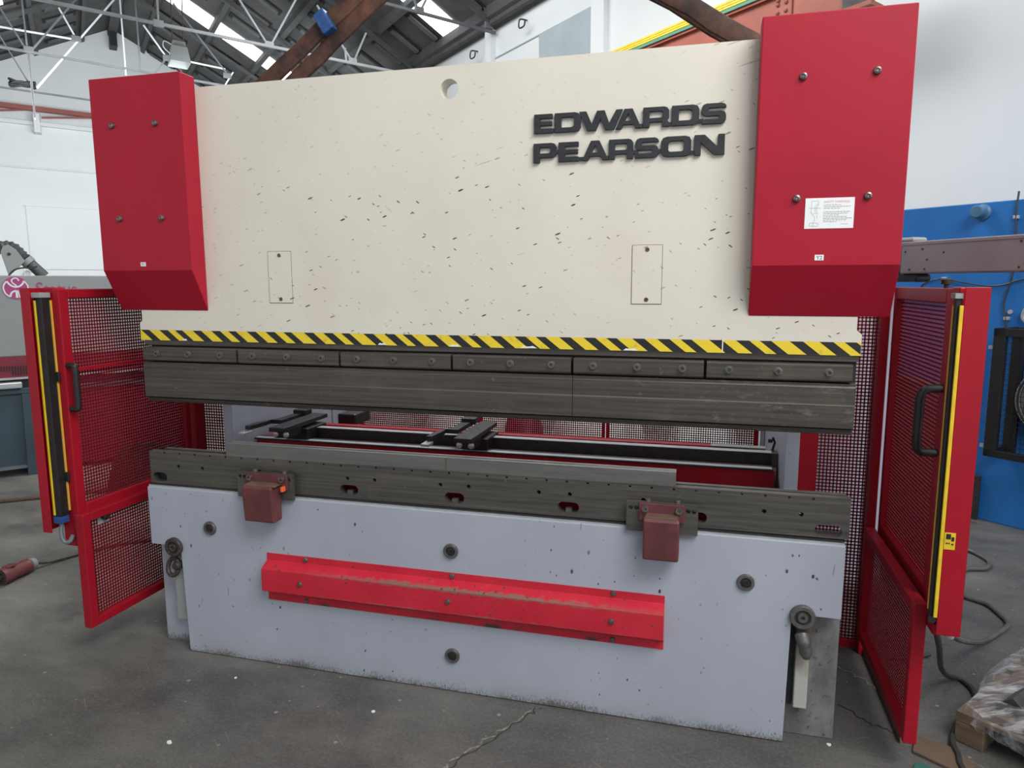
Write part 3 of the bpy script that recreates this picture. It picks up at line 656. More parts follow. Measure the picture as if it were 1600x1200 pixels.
# --- red cylinder covers
for sx in (-1, 1):
    cb = MB(); a, b_ = sorted((sx*1.163, sx*1.638))
    cb.prism([(YR-.001, 1.650), (-.054, 1.832), (-.054, 2.660), (YR-.001, 2.660)], 'x', a, b_)
    a2, b2 = sorted((sx*1.56, sx*1.638)); cb.box(a2, b2, YR-.002, .30, 1.66, 2.655)
    cb = cb.build('cylinder_cover', 'red', press, bevel=.004)
    src = None
    for xb, zb in ((sx*1.301, 2.457), (sx*1.527, 2.459), (sx*1.300, 2.058), (sx*1.524, 2.060)):
        MB().lathe((xb, -.054, zb), (0, -1, 0), [(.013, 0), (.013, .004), (.0115, .010), (.006, .013), (.004, .009)], 12).build('cover_bolt', 'brightbolt', cb, smooth=True)
    if sx > 0:
        sg = MB().box(1.329, 1.484, -.0555, -.054, 1.9555, 2.0575).build('warning_sign', ['paper'], cb)
        MB_ = MB(); text_mb(MB_, 'SAFETY WARNING', (1.388, -.0557, 2.041), (1, 0, 0), (0, 0, 1), .0105, .0004, .92)
        MB_.build('sign_heading', 'pinkink', cb)
        ln = MB()
        rows = [(2.034, .055), (2.0285, .08), (2.023, .05), (2.011, .082), (2.0055, .075), (2.0, .05), (1.9945, .072), (1.989, .08), (1.9835, .066), (1.978, .042)]
        random.seed(3)
        for z, L in rows:
            x = 1.388
            while x < 1.388+L:
                w_ = random.uniform(.003, .011); ln.box(x, x+w_, -.0558, -.0555, z-.0009, z+.0009); x += w_+.0022
        ln.box(1.445, 1.468, -.0558, -.0555, 1.969, 1.970)
        def lineseg(p, q, w_=.0005):
            d = Vector((q[0]-p[0], q[1]-p[1])).normalized(); nx, nz = -d.y*w_, d.x*w_
            ln.prism([(p[0]+nx, p[1]+nz), (q[0]+nx, q[1]+nz), (q[0]-nx, q[1]-nz), (p[0]-nx, p[1]-nz)], 'y', -.0558, -.0555)
        D = [((1.349, 2.048), (1.371, 2.048)), ((1.349, 2.048), (1.349, 2.006)), ((1.371, 2.048), (1.371, 2.03)), ((1.341, 2.024), (1.378, 2.024)), ((1.361, 2.034), (1.361, 2.010)), ((1.366, 2.036), (1.366, 2.008)), ((1.349, 2.006), (1.371, 2.006)), ((1.366, 2.036), (1.371, 2.036)),
             ((1.352, 2.003), (1.360, 1.995)), ((1.360, 1.995), (1.361, 1.985)), ((1.361, 1.985), (1.356, 1.975)), ((1.356, 1.975), (1.356, 1.962)), ((1.367, 2.003), (1.368, 1.99)), ((1.345, 1.974), (1.372, 1.974)), ((1.345, 1.974), (1.345, 1.964)), ((1.372, 1.974), (1.372, 1.964)), ((1.345, 1.964), (1.372, 1.964))]
        for p, q in D: lineseg(p, q)
        ln.build('sign_print', 'ink', cb)
        MB().box(1.368, 1.397, -.0553, -.054, 1.848, 1.867).build('axis_label', 'paper', cb)
        t_ = MB(); text_mb(t_, 'Y2', (1.3735, -.0556, 1.8515), (1, 0, 0), (0, 0, 1), .0175, .0004); t_.build('axis_letters', 'darkink', cb)
    else:
        MB().box(-1.431, -1.404, -.0553, -.054, 1.850, 1.868).build('axis_label', 'paper', cb)
        t_ = MB(); text_mb(t_, 'Y1', (-1.4265, -.0556, 1.8535), (1, 0, 0), (0, 0, 1), .0165, .0004); t_.build('axis_letters', 'darkink', cb)
# --- C-frames
for sx in (-1, 1):
    cf = MB(); a, b_ = sorted((sx*1.358, sx*1.414))
    cf.prism([(.125, .0), (1.78, .0), (1.78, 2.52), (.125, 2.52), (.125, 1.62), (.42, 1.50), (.42, .90), (.125, .80)], 'x', a, b_)
    cf.build('side_frame', 'lav', press, bevel=.002)
    a, b_ = sorted((sx*1.352, sx*1.358))
    MB().box(a, b_, 1.44, 1.447, .3, 2.3).build('frame_joint', 'ink', press)
# --- bed
zb, zn = .813, .531
bd = MB()
bd.plate([(-1.357, 0.004), (1.357, 0.004), (1.366, .525), (1.37, zn), (1.538, zn), (1.538, zb), (-1.538, zb), (-1.538, zn), (-1.44, zn), (-1.372, .52)], [], 0, .07)
bed = bd.build('bed_plate', 'lav', press, bevel=.0025)
MB().box(-1.536, 1.536, .008, .12, zb, zb+.008).build('bed_ledge', 'alu', press)
MB().box(-1.533, 1.534, .015, .12, zb+.008, .829).build('bed_shim', 'dark', press)
for sx, mt in ((-1, 'lav'), (1, 'worn')):
    a, b_ = sorted((sx*1.30, sx*1.549))
    MB().box(a, b_, .072, .124, 0, zn+.1).build('foot_plate', mt, press, bevel=.003, label='nearly bare dirty grey foot plate' if sx > 0 else None)
gs = MB(); gs.box(-1.445, -1.385, .03, .072, .14, .46); gs.build('guide_strip', 'machgrey', press, bevel=.004)
gs = MB(); gs.box(1.392, 1.441, .03, .072, .134, .50); gs.build('guide_strip', 'oiled', press, bevel=.004)
BP = [(.046, 0), (.046, .014), (.043, .018), (.030, .018), (.028, .012), (.020, .012), (.018, .020), (.008, .020), (.006, .014)]
for sx in (-1, 1):
    MB().lathe((sx*1.403, -.002, .527), (0, -1, 0), BP, 28).build('guide_boss', 'bolt' if sx > 0 else 'rustblack', press, smooth=True)
MB().box(-1.384, -1.370, .058, .0725, .13, .52).build('guide_slot', 'dark', press)
BP2 = [(.033, 0), (.033, .007), (.030, .011), (.021, .011), (.020, .004), (.013, .004), (.012, .008), (.005, .008), (.004, .003)]
for x_, z_ in ((-1.198, .637), (0, .644), (1.195, .638), (0, .169)):
    MB().lathe((x_, 0, z_), (0, -1, 0), BP2, 24).build('bed_bolt', 'bolt', bed, smooth=True)
rg = MB(); rg.tube([(-1.431+.030*math.cos(a), .01+.010*math.sin(a), .418+.040*math.sin(a)) for a in [2*PI*i/18 for i in range(18)]], .011, 8, closed=True)
rg.lathe((-1.405, .06, .428), (0, -1, 0), [(.022, 0), (.022, .06), (.016, .07)], 14)
rg.build('lifting_eye', 'rustblack', press, smooth=True)
lv = MB(); lv.tube(smooth_pts([(1.405, .03, .47), (1.408, .0, .445), (1.420, -.01, .40), (1.425, -.005, .362)]), [.02]*5+[.028]*5+[.022]*6+[.016]*2+[.011], 10)
lv.build('locking_lever', 'bolt', press, smooth=True)
oil = MB(); oil.box(1.372, 1.389, .06, .0725, .13, .52); oil.build('guide_slot', 'dark', press)
for x_, z_, r_, y_ in ((-1.198, .637, .019, -.005), (0, .644, .019, -.005), (1.195, .638, .019, -.005), (0, .169, .019, -.005), (-1.403, .527, .027, -.0145), (1.403, .527, .027, -.0145)):
    MB().lathe((x_, y_, z_), (0, -1, 0), [(r_, 0), (r_, .0012), (r_*.62, .0012), (r_*.6, .005), (r_*.25, .005), (r_*.2, .002)], 20).build('boss_socket', 'dark', bed, smooth=True)
# --- bolster with its rows of holes
holes = [circ(-1.529+.0843*i, .9785, .0052, 10) for i in range(1, 36)]
holes += [circ(x_, z_, .0085, 12) for x_, z_ in ((-1.370, .917), (-1.237, .916), (-.487, .922), (-.357, .923), (-.051, .925), (.075, .926), (.378, .925), (.506, .926), (1.251, .917), (1.382, .916), (-.93, .922), (-.80, .922), (.80, .925), (.93, .924))]
holes += [slot(x_, z_, .088, .042) for x_, z_ in ((-.965, .866), (-.481, .871), (.011, .873), (.501, .872), (1.0, .872))] + [slot(1.478, .860, .095, .045), slot(-1.478, .860, .08, .042)]
bo = MB(); bo.plate([(-1.530, .829), (1.550, .845-.012), (1.550, .988), (-1.530, .984)], holes, .02, .055)
bolster = bo.build('bolster', 'steel2', press)
MB().box(-1.527, -1.425, .056, .075, .833, .90).build('slot_dark_fill', 'dark', bolster)  # dark block added so the left end slot looks dark
for x_ in (-.481, .011, .501, 1.0, -.965):
    MB().box(x_-.012, x_+.012, .026, .05, .845, .866).build('slot_stud', 'bolt', bolster)
br = MB(); br.box(-1.50, 1.545, .085, .11, .90, .9845); br.build('bolster_rear_plate', 'steel2', press, bevel=.001)
MB().box(-1.34, 1.34, .16, .18, .78, .93).build('red_backing_plate', 'redback', press)
dm = MB(); dm.prism([(.026, .978), (.026, 1.044), (.040, 1.044), (.052, 1.030), (.064, 1.044), (.078, 1.044), (.078, .978)], 'x', -1.108, .922)
die = dm.build('v_die', 'die', press, bevel=.0012)
MB().box(-.030, -.024, .0252, .0262, .992, 1.040).build('paint_mark', 'card', die)
# --- red folded cover on the bed
fc = MB(); fc.prism([(0, .548), (-.003, .548), (-.003, .514), (-.052, .489), (-.052, .385), (-.010, .366), (-.004, .352), (-.004, .322), (0, .322)], 'x', -.900, .895)
fcv = fc.build('folded_cover', 'redworn', press, bevel=.0015)
for x_, y_, z_ in ((-.699, -.003, .533), (.004, -.003, .534), (.693, -.003, .536), (-.703, -.052, .437), (.002, -.052, .440), (.691, -.052, .438), (-.702, -.004, .338), (.692, -.004, .339)):
    MB().lathe((x_, y_, z_), (0, -1, 0), [(.012, 0), (.012, .003), (.009, .008), (.004, .009)], 10).build('cover_bolt', 'bolt', fcv, smooth=True)
# --- sheet support brackets
for sx, x0, x1, p0, p1, q1 in ((-1, -1.021, -.738, -.945, -.775, -.795), (1, .739, 1.011, .810, .944, .943)):
    bp_ = MB(); bp_.plate([(x0, .811), (x1, .811), (x1, .931), (x0, .931)], [circ(x_, .905, .009, 12) for x_ in (x0+.017, x0+.038, x1-.017, x1-.038)], -.02, -.002)
    bp_ = bp_.build('support_plate', 'steel2', press)
    fl = MB(); fl.plate([(p0-.022, .86), (p1+.018, .86), (p1+.018, .930), (p0-.022, .930)], [], -.034, -.020); fl.build('bracket_flange', 'dullred', bp_, bevel=.003)
    pd = MB(); zt = .890
    ctr = (p0+p1)/2
    pd.prism([(-.02, zt), (-.090, zt), (-.098, zt-.012), (-.098, zt-.04), (-.088, .722), (-.020, .722)], 'x', p0, q1 if sx < 0 else p1)
    pd.build('support_pad', 'dullred', bp_, bevel=.007)
    MB().box(p0+.008, p1-.008, -.090, -.034, zt-.002, zt+.002).build('pad_wear_strip', 'brown', bp_)
    for x_ in (p0+.002, p1-.004):
        MB().lathe((x_, -.034, .911), (0, -1, 0), [(.013, 0), (.013, .012), (.0075, .012), (.006, .004)], 14).build('bracket_bolt', 'brightbolt', bp_, smooth=True)
    for x_ in (p0+.01, p1-.01):
        MB().lathe((x_, -.005, .931), (0, 0, 1), [(.011, 0), (.011, .010), (.004, .012)], 10).build('top_stud', 'brightbolt', bp_, smooth=True)
    if sx < 0:
        MB().box(-.775, -.762, -.060, -.036, .860, .882).build('orange_clip', 'orange', bp_, bevel=.002)
        MB().box(-.957, -.945, -.055, -.036, .823, .842).build('orange_clip', 'orange', bp_, bevel=.002)
# --- back gauge
bgm = MB(); bgm.box(-1.345, 1.338, .60, .98, .72, .929); bgm.build('gauge_beam', 'redback', press, bevel=.003)
MB().box(-1.350, 1.330, .585, .66, .929, .938).build('front_rail', 'dark', press, bevel=.002)
MB().box(-1.345, 1.325, .588, .625, .938, .9395).build('rail_strip', 'silver', press)
fr = MB(); fr.box(-1.20, 1.352, .70, .75, .93, .986); fr.build('rear_rail', 'dark', press, bevel=.002)
MB().box(-1.19, 1.34, .702, .748, .986, .988).build('rail_strip', 'silver', press)
rl = MB(); rl.box(-1.25, 1.25, .90, .955, .905, .962); rl.build('gauge_tube', 'redback', press, bevel=.004)
MB().box(1.06, 1.32, .90, .955, .938, .963).build('gauge_tube_end', 'machgrey', press)
MB().box(1.33, 1.358, .68, .77, .925, .992).build('rail_end_block', 'steel', press, bevel=.002)
for dx, ln_ in ((-.09, 0), (-1.10, 1)):
    g0 = MB(); g0.box(dx-.06, dx+.07, .60, .80, .938, 1.00); g0 = g0.build('gauge_carriage', 'black', press, bevel=.004)
    MB().box(dx-.045, dx+.045, .42, .86, 1.015, 1.037).build('carriage_plate', 'dark', g0, bevel=.002)
    MB().box(dx-.04, dx+.04, .46, .60, .975, 1.015).build('carriage_nose', 'black', g0, bevel=.003)
    for xx_ in (-.028, .032):
        MB().lathe((dx+xx_, .46, .995), (0, -1, 0), [(.015, 0), (.015, .008), (.012, .010)], 12).build('roller', 'alu', g0, smooth=True)
    fa = MB(); fa.plate([(dx-.15, .60), (dx-.085, .60), (dx-.085, .86), (dx-.135, .86), (dx-.135, .66), (dx-.185, .52), (dx-.185, .42), (dx-.155, .42), (dx-.145, .55)], [], 0, .022)
    # finger lies flat: swap the plate's axes
    fl2 = MB(); fl2.v = [Vector((p.x, p.z, 1.018+p.y)) for p in fa.v]; fl2.f = fa.f; fl2.mi = fa.mi
    fl2.build('gauge_finger', 'dark', g0, bevel=.002)
    MB().box(dx-.19, dx-.150, .36, .43, 1.000, 1.014).build('finger_tip', 'alu', g0, bevel=.002)
    MB().box(dx-.14, dx-.06, .80, .87, 1.03, 1.06).build('finger_stop', 'black', g0, bevel=.004)
MB().box(-1.10, -.98, 1.05, 1.25, .93, 1.0).build('gauge_motor', 'black', press, bevel=.01)
hk = MB(); hk.tube([(1.335, .74, .99), (1.345, .74, 1.03), (1.335, .74, 1.055)], .006, 6); hk.box(1.315, 1.335, .73, .75, 1.03, 1.045); hk.build('limit_switch', 'black', press)
# --- electrical cabinet on the machine's right rear
ec = MB(); ec.box(1.47, 1.95, 1.25, 1.70, .20, 1.73); ec = ec.build('electrical_cabinet', 'lav', press, bevel=.006)
MB().box(1.50, 1.92, 1.243, 1.25, .24, 1.69).build('cabinet_door', 'lav', ec, bevel=.004)

# ------------------------------------------------------------------ perforated sheet
def perforated(name, parent, plane, c, a0, a1, z0, z1, pitch, bar, mt, thick=.0018):
    mb = MB(); n = max(2, round((a1-a0)/pitch)); m_ = max(2, round((z1-z0)/pitch)); h = bar/2
    pa, pz = (a1-a0)/n, (z1-z0)/m_
    def bx_(u0, u1, v0, v1):
        if plane == 'x': mb.box(c-thick/2, c+thick/2, u0, u1, v0, v1)
        else: mb.box(u0, u1, c-thick/2, c+thick/2, v0, v1)
    for i in range(n+1): bx_(a0+pa*i-h, a0+pa*i+h, z0, z1)
    for j in range(m_+1): bx_(a0, a1, z0+pz*j-h, z0+pz*j+h)
    return mb.build(name, mt, parent, kind='stuff')
def ramp_handle(parent, pts, r=.013):
    mb = MB(); mb.tube(smooth_pts(pts, 5), r, 10); mb.build('handle', 'black', parent, smooth=True)

# ------------------------------------------------------------------ left guard
P_, BAR = .0158, .0062
lg = thing('side_guard', 'left perforated red swing guard standing beside the press bed', 'guard', (-1.82, .3, .54))
X0, X1 = -1.832, -1.797
fr = MB(); fr.box(X0, X1, -.155, -.105, .62, 1.75); fr.build('stile', 'redframe', lg, bevel=.004)
fr = MB(); fr.box(X0, X1, .60, .64, .69, 1.75); fr.build('stile', 'redframe', lg, bevel=.004)
fr = MB(); fr.box(X0, X1, -.105, .60, 1.708, 1.75); fr.build('top_rail', 'redframe', lg, bevel=.004)
fr = MB(); fr.box(X0, X1, -.105, .60, .695, .742); fr.build('bottom_rail', 'redframe', lg, bevel=.004)
fr = MB(); fr.box(X0+.008, X1-.004, -.105, .60, 1.372, 1.386); fr.build('middle_lip', 'redframe', lg)
perforated('perforated_sheet', lg, 'x', X0+.012, -.105, .60, .742, 1.708, P_, BAR, 'redsheet')
fr = MB(); fr.box(-1.84, -1.79, .665, .745, 0, 1.75); fr.build('hinge_post', 'redframe', lg, bevel=.004)
fr = MB(); fr.box(-1.895, -1.826, -.15, -.085, .54, 1.757); fr.build('curtain_channel', 'redframe', lg, bevel=.006)
for z in (1.33, .86): MB().box(-1.90, -1.825, -.166, -.150, z, z+.045).build('curtain_bracket', 'black', lg, bevel=.003)
ramp_handle(lg, [(-1.80, -.14, 1.405), (-1.755, -.15, 1.405), (-1.745, -.15, 1.39), (-1.745, -.15, 1.30), (-1.745, -.15, 1.22), (-1.752, -.15, 1.205), (-1.80, -.14, 1.203)])
lc = thing('light_curtain', 'tall red light curtain column with yellow edges on the left guard', 'light curtain', (-1.89, -.2, .625))
h_ = MB(); h_.box(-1.938, -1.888, -.222, -.216, .625, 1.755); h_.box(-1.938, -1.932, -.216, -.10, .625, 1.755); h_.build('housing', 'redframe', lc, bevel=.002)
h_ = MB(); h_.box(-1.892, -1.846, -.20, -.155, .70, 1.712); h_.build('sensor_body', 'black', lc, bevel=.002)
h_ = MB(); h_.box(-1.8885, -1.878, -.205, -.199, .705, 1.70); h_.build('edge_strip', 'yellow', lc, bevel=.002)
h_ = MB(); h_.box(-1.8465, -1.8405, -.160, -.152, .72, 1.70); h_.build('edge_strip', 'amber', lc)
h_ = MB(); h_.box(-1.892, -1.842, -.21, -.155, 1.712, 1.735); h_.build('end_cap', 'machgrey', lc, bevel=.002)
h_ = MB(); h_.box(-1.888, -1.846, -.206, -.16, .668, .70); h_.build('blue_end_cap', 'gloss_tag', lc)
h_ = MB(); h_.tube(smooth_pts([(-1.868, -.18, .675), (-1.868, -.19, .62), (-1.855, -.19, .578), (-1.835, -.18, .575), (-1.832, -.16, .60)]), .010, 8); h_.build('cable_loop', 'bluegrey', lc, smooth=True)
# lower swing gate
def lower_gate(label, X0, X1, y0, y1, z0, z1, sheet_x):
    g = thing('lower_gate', label, 'gate', ((X0+X1)/2, y0, z0))
    f = MB(); f.box(X0, X1, y0, y0+.045, z0, z1); f.build('stile', 'redframe', g, bevel=.004)
    f = MB(); f.box(X0, X1, y1-.04, y1, z0, z1); f.build('stile', 'redframe', g, bevel=.004)
    f = MB(); f.box(X0, X1, y0+.045, y1-.04, z1-.042, z1); f.build('top_rail', 'redframe', g, bevel=.004)
    f = MB(); f.box(X0, X1, y0+.045, y1-.04, z0, z0+.04); f.build('bottom_rail', 'redframe', g, bevel=.004)
    perforated('perforated_sheet', g, 'x', sheet_x, y0+.045, y1-.04, z0+.04, z1-.042, P_, BAR, 'redsheet')
    return g
ga = lower_gate('lower red perforated gate left of the bed, a key switch on it', -1.795, -1.750, -.178, .62, .150, .708, -1.782)
MB().box(-1.7815, -1.780, -.068, -.005, .622, .668).build('switch_plate', 'machgrey', ga)
MB().lathe((-1.780, -.032, .655), (1, 0, 0), [(.016, 0), (.016, .02), (.010, .024)], 12).build('key_switch', 'black', ga, smooth=True)

# ------------------------------------------------------------------ right guard
rgd = thing('side_guard', 'right perforated red swing guard with black handle beside the blue machine', 'guard', (1.83, .4, .6))
X0, X1 = 1.815, 1.85
fr = MB(); fr.box(X0, X1, .0, .055, .60, 1.752); fr.build('stile', 'redframe', rgd, bevel=.004)
fr = MB(); fr.box(X0, X1, .735, .775, .60, 1.752); fr.build('stile', 'redframe', rgd, bevel=.004)
fr = MB(); fr.box(X0, X1, .055, .735, 1.700, 1.752); fr.build('top_rail', 'redframe', rgd, bevel=.004)
fr = MB(); fr.box(X0, X1, .055, .735, .615, .675); fr.build('bottom_rail', 'redframe', rgd, bevel=.004)
perforated('perforated_sheet', rgd, 'x', X1-.010, .055, .735, .675, 1.700, P_, BAR, 'redsheet')
fr = MB(); fr.box(1.775, 1.812, .80, .93, 0, 1.752); fr.build('hinge_post', 'redframe', rgd, bevel=.004)
fr = MB(); fr.box(1.795, 1.835, -.14, -.06, .62, 1.757); fr.build('curtain_channel', 'redframe', rgd, bevel=.005)
ramp_handle(rgd, [(1.815, .02, 1.408), (1.765, .0, 1.405), (1.742, -.01, 1.385), (1.740, -.01, 1.30), (1.740, -.01, 1.215), (1.755, .0, 1.185), (1.810, .02, 1.178)], .015)
MB().lathe((1.83, .12, 1.752), (0, 0, 1), [(.008, 0), (.008, .012), (.018, .014), (.018, .03), (.01, .034)], 12).build('catch_knob', 'black', rgd, smooth=True)
rc = thing('light_curtain', 'tall light curtain column with wide bright red plate on the right guard', 'light curtain', (1.82, -.2, .6))
h_ = MB(); h_.box(1.792, 1.863, -.203, -.197, .605, 1.757); h_.box(1.857, 1.863, -.197, -.09, .605, 1.757); h_.build('housing', 'redframe', rc, bevel=.002)
h_ = MB(); h_.box(1.7730, 1.7905, -.19, -.165, .65, 1.722); h_.build('sensor_body', 'black', rc, bevel=.002)
h_ = MB(); h_.box(1.7805, 1.7915, -.204, -.196, .665, 1.70); h_.build('edge_strip', 'yellow', rc, bevel=.0015)
h_ = MB(); h_.box(1.7705, 1.7730, -.170, -.164, .68, 1.70); h_.build('edge_strip', 'amber', rc)
h_ = MB(); h_.box(1.768, 1.79, -.196, -.15, 1.722, 1.738); h_.build('end_cap', 'machgrey', rc)
h_ = MB(); h_.lathe((1.778, -.19, .655), (0, -1, 0), [(.012, 0), (.012, .01)], 10); h_.build('cable_gland', 'black', rc)
MB().box(1.7925, 1.825, -.2045, -.203, .905, .962).build('safety_label', 'yellow', rc)
lb = MB(); lb.box(1.797, 1.811, -.2052, -.2045, .940, .958); lb.box(1.813, 1.821, -.2052, -.2045, .934, .948); lb.box(1.797, 1.803, -.2052, -.2045, .924, .928); lb.box(1.805, 1.809, -.2052, -.2045, .924, .928); lb.box(1.814, 1.820, -.2052, -.2045, .921, .926)
lb.build('label_print', 'black', rc)
bk = MB(); bk.box(1.80, 1.842, -.14, -.05, .575, .615); bk.build('bottom_bracket', 'redframe', rc, bevel=.004)
lower_gate('lower red perforated gate right of the bed, near the wrapped pallet', 1.755, 1.800, -.075, .76, .118, .652, 1.788)
# guard base bar on the floor
bb = MB(); bb.box(1.800, 1.86, .22, .95, 0, .032); bb.build('base_plate', 'worn', rgd, bevel=.002)
bb = MB(); bb.box(1.796, 1.800, .11, .95, 0, .034); bb.build('base_edge', 'brown', rgd)
MB().lathe((1.85, -.15, .603), (0, 0, -1), [(.014, 0), (.014, .025), (.008, .03)], 12).build('cable_gland', 'alu', rgd, smooth=True)
# fixed mesh between frame and posts
for sx in (-1, 1):
    a, b_ = (1.455, 1.775) if sx > 0 else (-1.835, -1.455)
    fx = thing('fixed_guard', ('right' if sx > 0 else 'left')+' fixed perforated red panel between press frame and hinge post', 'guard', ((a+b_)/2, .87, .04))
    y0, y1 = (.86, .885) if sx > 0 else (.748, .773)
    f = MB(); f.box(a, b_, y0, y1, 1.66, 1.70); f.build('top_rail', 'redframe', fx)
    f = MB(); f.box(a, b_, y0, y1, .0, .04); f.build('bottom_rail', 'redframe', fx)
    i0, i1 = (a, a+.095) if sx > 0 else (b_-.03, b_)
    f = MB(); f.box(i0, i1, y0, y1, .04, 1.66); f.build('stile', 'redframe', fx)
    s0, s1 = (i1, b_) if sx > 0 else (a, i0)
    perforated('perforated_sheet', fx, 'y', (y0+y1)/2, s0, s1, .04, 1.66, .0165, .0065, 'redsheet')
# rear mesh behind the press
rm = thing('rear_guard', 'rear red perforated screen seen through the gap behind the back gauge', 'guard', (0, 1.82, .3))
for x0, x1 in ((-1.345, -1.32), (-.46, -.43), (.385, .405), (.412, .432), (1.325, 1.35)):
    f = MB(); f.box(x0, x1, 1.80, 1.83, .3, 1.45); f.build('stile', 'redframe', rm)
for z0, z1 in ((.30, .34), (1.41, 1.45)):
    f = MB(); f.box(-1.345, 1.35, 1.80, 1.83, z0, z1); f.build('rail', 'redframe', rm)
for x0, x1 in ((-1.32, -.46), (-.43, .385), (.432, 1.325)):
    perforated('perforated_sheet', rm, 'y', 1.815, x0, x1, .34, 1.41, .0145, .006, 'redsheet')

# ------------------------------------------------------------------ lifting slings
def sling_leg(mb, p, q, w=.043, th=.016, seed=0):
    random.seed(seed); p, q = Vector(p), Vector(q); n = 16; pts = []; rad = []
    for i in range(n+1):
        t = i/n; pts.append(p.lerp(q, t)+Vector((random.uniform(-.004, .004), 0, random.uniform(-.005, .005)))); rad.append(th*random.uniform(.85, 1.2))
    d = (q-p).normalized(); side = Vector((0, 1, 0)); up_ = d.cross(side).normalized(); vs = []; m_ = 10
    for i, c_ in enumerate(pts):
        ww = w*random.uniform(.93, 1.06)
        for j in range(m_):
            a = 2*PI*j/m_; vs.append(c_+up_*math.copysign(abs(math.cos(a))**.6, math.cos(a))*ww+side*math.sin(a)*rad[i])
    fs = [(i*m_+j, i*m_+(j+1) % m_, (i+1)*m_+(j+1) % m_, (i+1)*m_+j) for i in range(n) for j in range(m_)]+[tuple(range(m_)), tuple(range(n*m_, (n+1)*m_))]
    mb.add(vs, fs)
ls = thing('lifting_sling', 'brown lifting sling with a blue tag rising behind the left of the ram', 'sling', (-1.385, .6, 2.52))
mb = MB(); sling_leg(mb, (-1.42, .64, 2.52), (-.02, .62, 3.52), seed=1); sling_leg(mb, (-1.54, .60, 2.53), (-.10, .64, 3.56), seed=2)
mb.build('webbing', 'sling', ls, smooth=True)
tg = MB(); c_ = Vector((-.835, .60, 3.035)); d = Vector((1.19, 0, .72)).normalized(); nrm = Vector((-d.z, 0, d.x))
tg2 = MB(c_, d, (0, 1, 0), nrm); tg2.box(-.032, .032, -.03, .05, -.055, .055); tg2.build('size_tag', 'gloss_tag', ls, bevel=.008)
rs = thing('lifting_sling', 'brown lifting sling slanting down behind the right red cover', 'sling', (1.385, .6, 2.52))
mb = MB(); sling_leg(mb, (1.45, .60, 2.585), (.02, .60, 3.52), seed=5); sling_leg(mb, (1.45, .72, 2.60), (.03, .68, 3.52), seed=6)
mb.build('webbing', 'sling', rs, smooth=True)

# ------------------------------------------------------------------ control boom on the right
p0, p1 = Vector((1.924, 1.19, 1.888)), Vector((2.25, .645, 1.888))
bd_ = (p1-p0).normalized(); bs = Vector((bd_.y, -bd_.x, 0))
if bs.dot(CAM-p0) < 0: bs = -bs
cb_ = thing('control_boom', 'mauve-grey swing boom reaching out in front of the blue machine', 'boom', p0)
def BB(): return MB(p0, bd_, -bs)
mb = BB(); mb.box(0, 1.9, 0, .11, -.075, .075); mb.build('boom_arm', 'armgrey', cb_, bevel=.008)
mb = BB(); mb.box(-.002, 1.9, -.002, .112, .058, .077); mb.build('lid_flange', 'armgrey', cb_, bevel=.004)
mb = BB(); mb.box(-.14, .10, .01, .10, -.115, -.075); mb.build('hinge_block', 'black', cb_, bevel=.015)
mb = BB(); mb.box(-.14, .06, .01, .10, .077, .10); mb.build('hinge_cap', 'machgrey', cb_, bevel=.012)
mb = MB(); mb.tube([(1.905, 1.30, 1.80), (1.905, 1.30, 1.99)], .05, 14); mb.build('pivot', 'dark', cb_, smooth=True)
for a, z in ((.03, .03), (.13, .04), (.16, -.01), (.06, -.055), (.15, -.055), (.62, -.055), (.62, .05), (.25, .02)):
    mb = BB(); mb.lathe((a, 0, z), (0, -1, 0), [(.005, 0), (.004, .003)], 8); mb.build('boom_screw', 'dark', cb_)

# ------------------------------------------------------------------ blue machine at right
BO = Vector((3.275, 2.989, 0)); BU = -E1; BV = Vector((E1.y, -E1.x, 0))
def UB(): return MB(BO, BU, BV)
bm_ = thing('blue_machine', 'big blue steel machine frame standing before the white right wall', 'machine', BO+BV*.5)
mb = UB(); mb.box(-1.16, 1.4, 0, .30, 0, 2.345); mb.build('front_panel', 'blue', bm_, bevel=.006)
mb = UB(); mb.box(-1.06, 1.4, .32, .9, 0, 2.30); mb.build('frame_body', 'blue', bm_)
mb = UB(); mb.lathe((-.46, 0, 2.275), (0, -1, 0), [(.058, 0), (.058, .02), (.046, .03), (.046, .10), (.040, .108)], 20); mb.build('boss', 'knob', bm_, smooth=True)
mb = UB(); mb.lathe((-.215, -.01, 1.56), (0, -1, 0), [(.016, 0), (.016, .015), (.008, .015)], 14); mb.build('sensor_button', 'alu', bm_, smooth=True)
cbl = UB(); cbl.tube(smooth_pts([(-.235, -.012, 2.40), (-.236, -.02, 2.24), (-.212, -.02, 2.0), (-.225, -.02, 1.80), (-.26, -.02, 1.62), (-.236, -.02, 1.50), (-.23, -.02, 1.45)]), .0065, 6); cbl.build('cable', 'cabledark', bm_, smooth=True)
cbl = UB(); cbl.tube(smooth_pts([(-.86, -.02, 1.70), (-.84, -.02, 1.76), (-.70, -.02, 1.80), (-.58, -.02, 1.775), (-.40, -.02, 1.745), (-.28, -.02, 1.75), (-.156, -.02, 1.79), (.1, -.02, 1.84)]), .0065, 6); cbl.build('cable', 'cabledark', bm_, smooth=True)
for u, z in ((-.692, 1.797), (-.236, 2.222), (-.236, 1.512)):
    mb = UB(); mb.box(u-.019, u+.019, -.025, 0, z-.012, z+.012); mb.build('cable_clip', 'alu', bm_, bevel=.004)
mb = UB(); mb.tube(smooth_pts([(.03, -.02, 1.64), (-.10, -.03, 1.60), (-.13, -.03, 1.53), (-.09, -.03, 1.49), (.02, -.03, 1.50)]), .012, 6); mb.build('conduit_loop', 'alu', bm_, smooth=True)
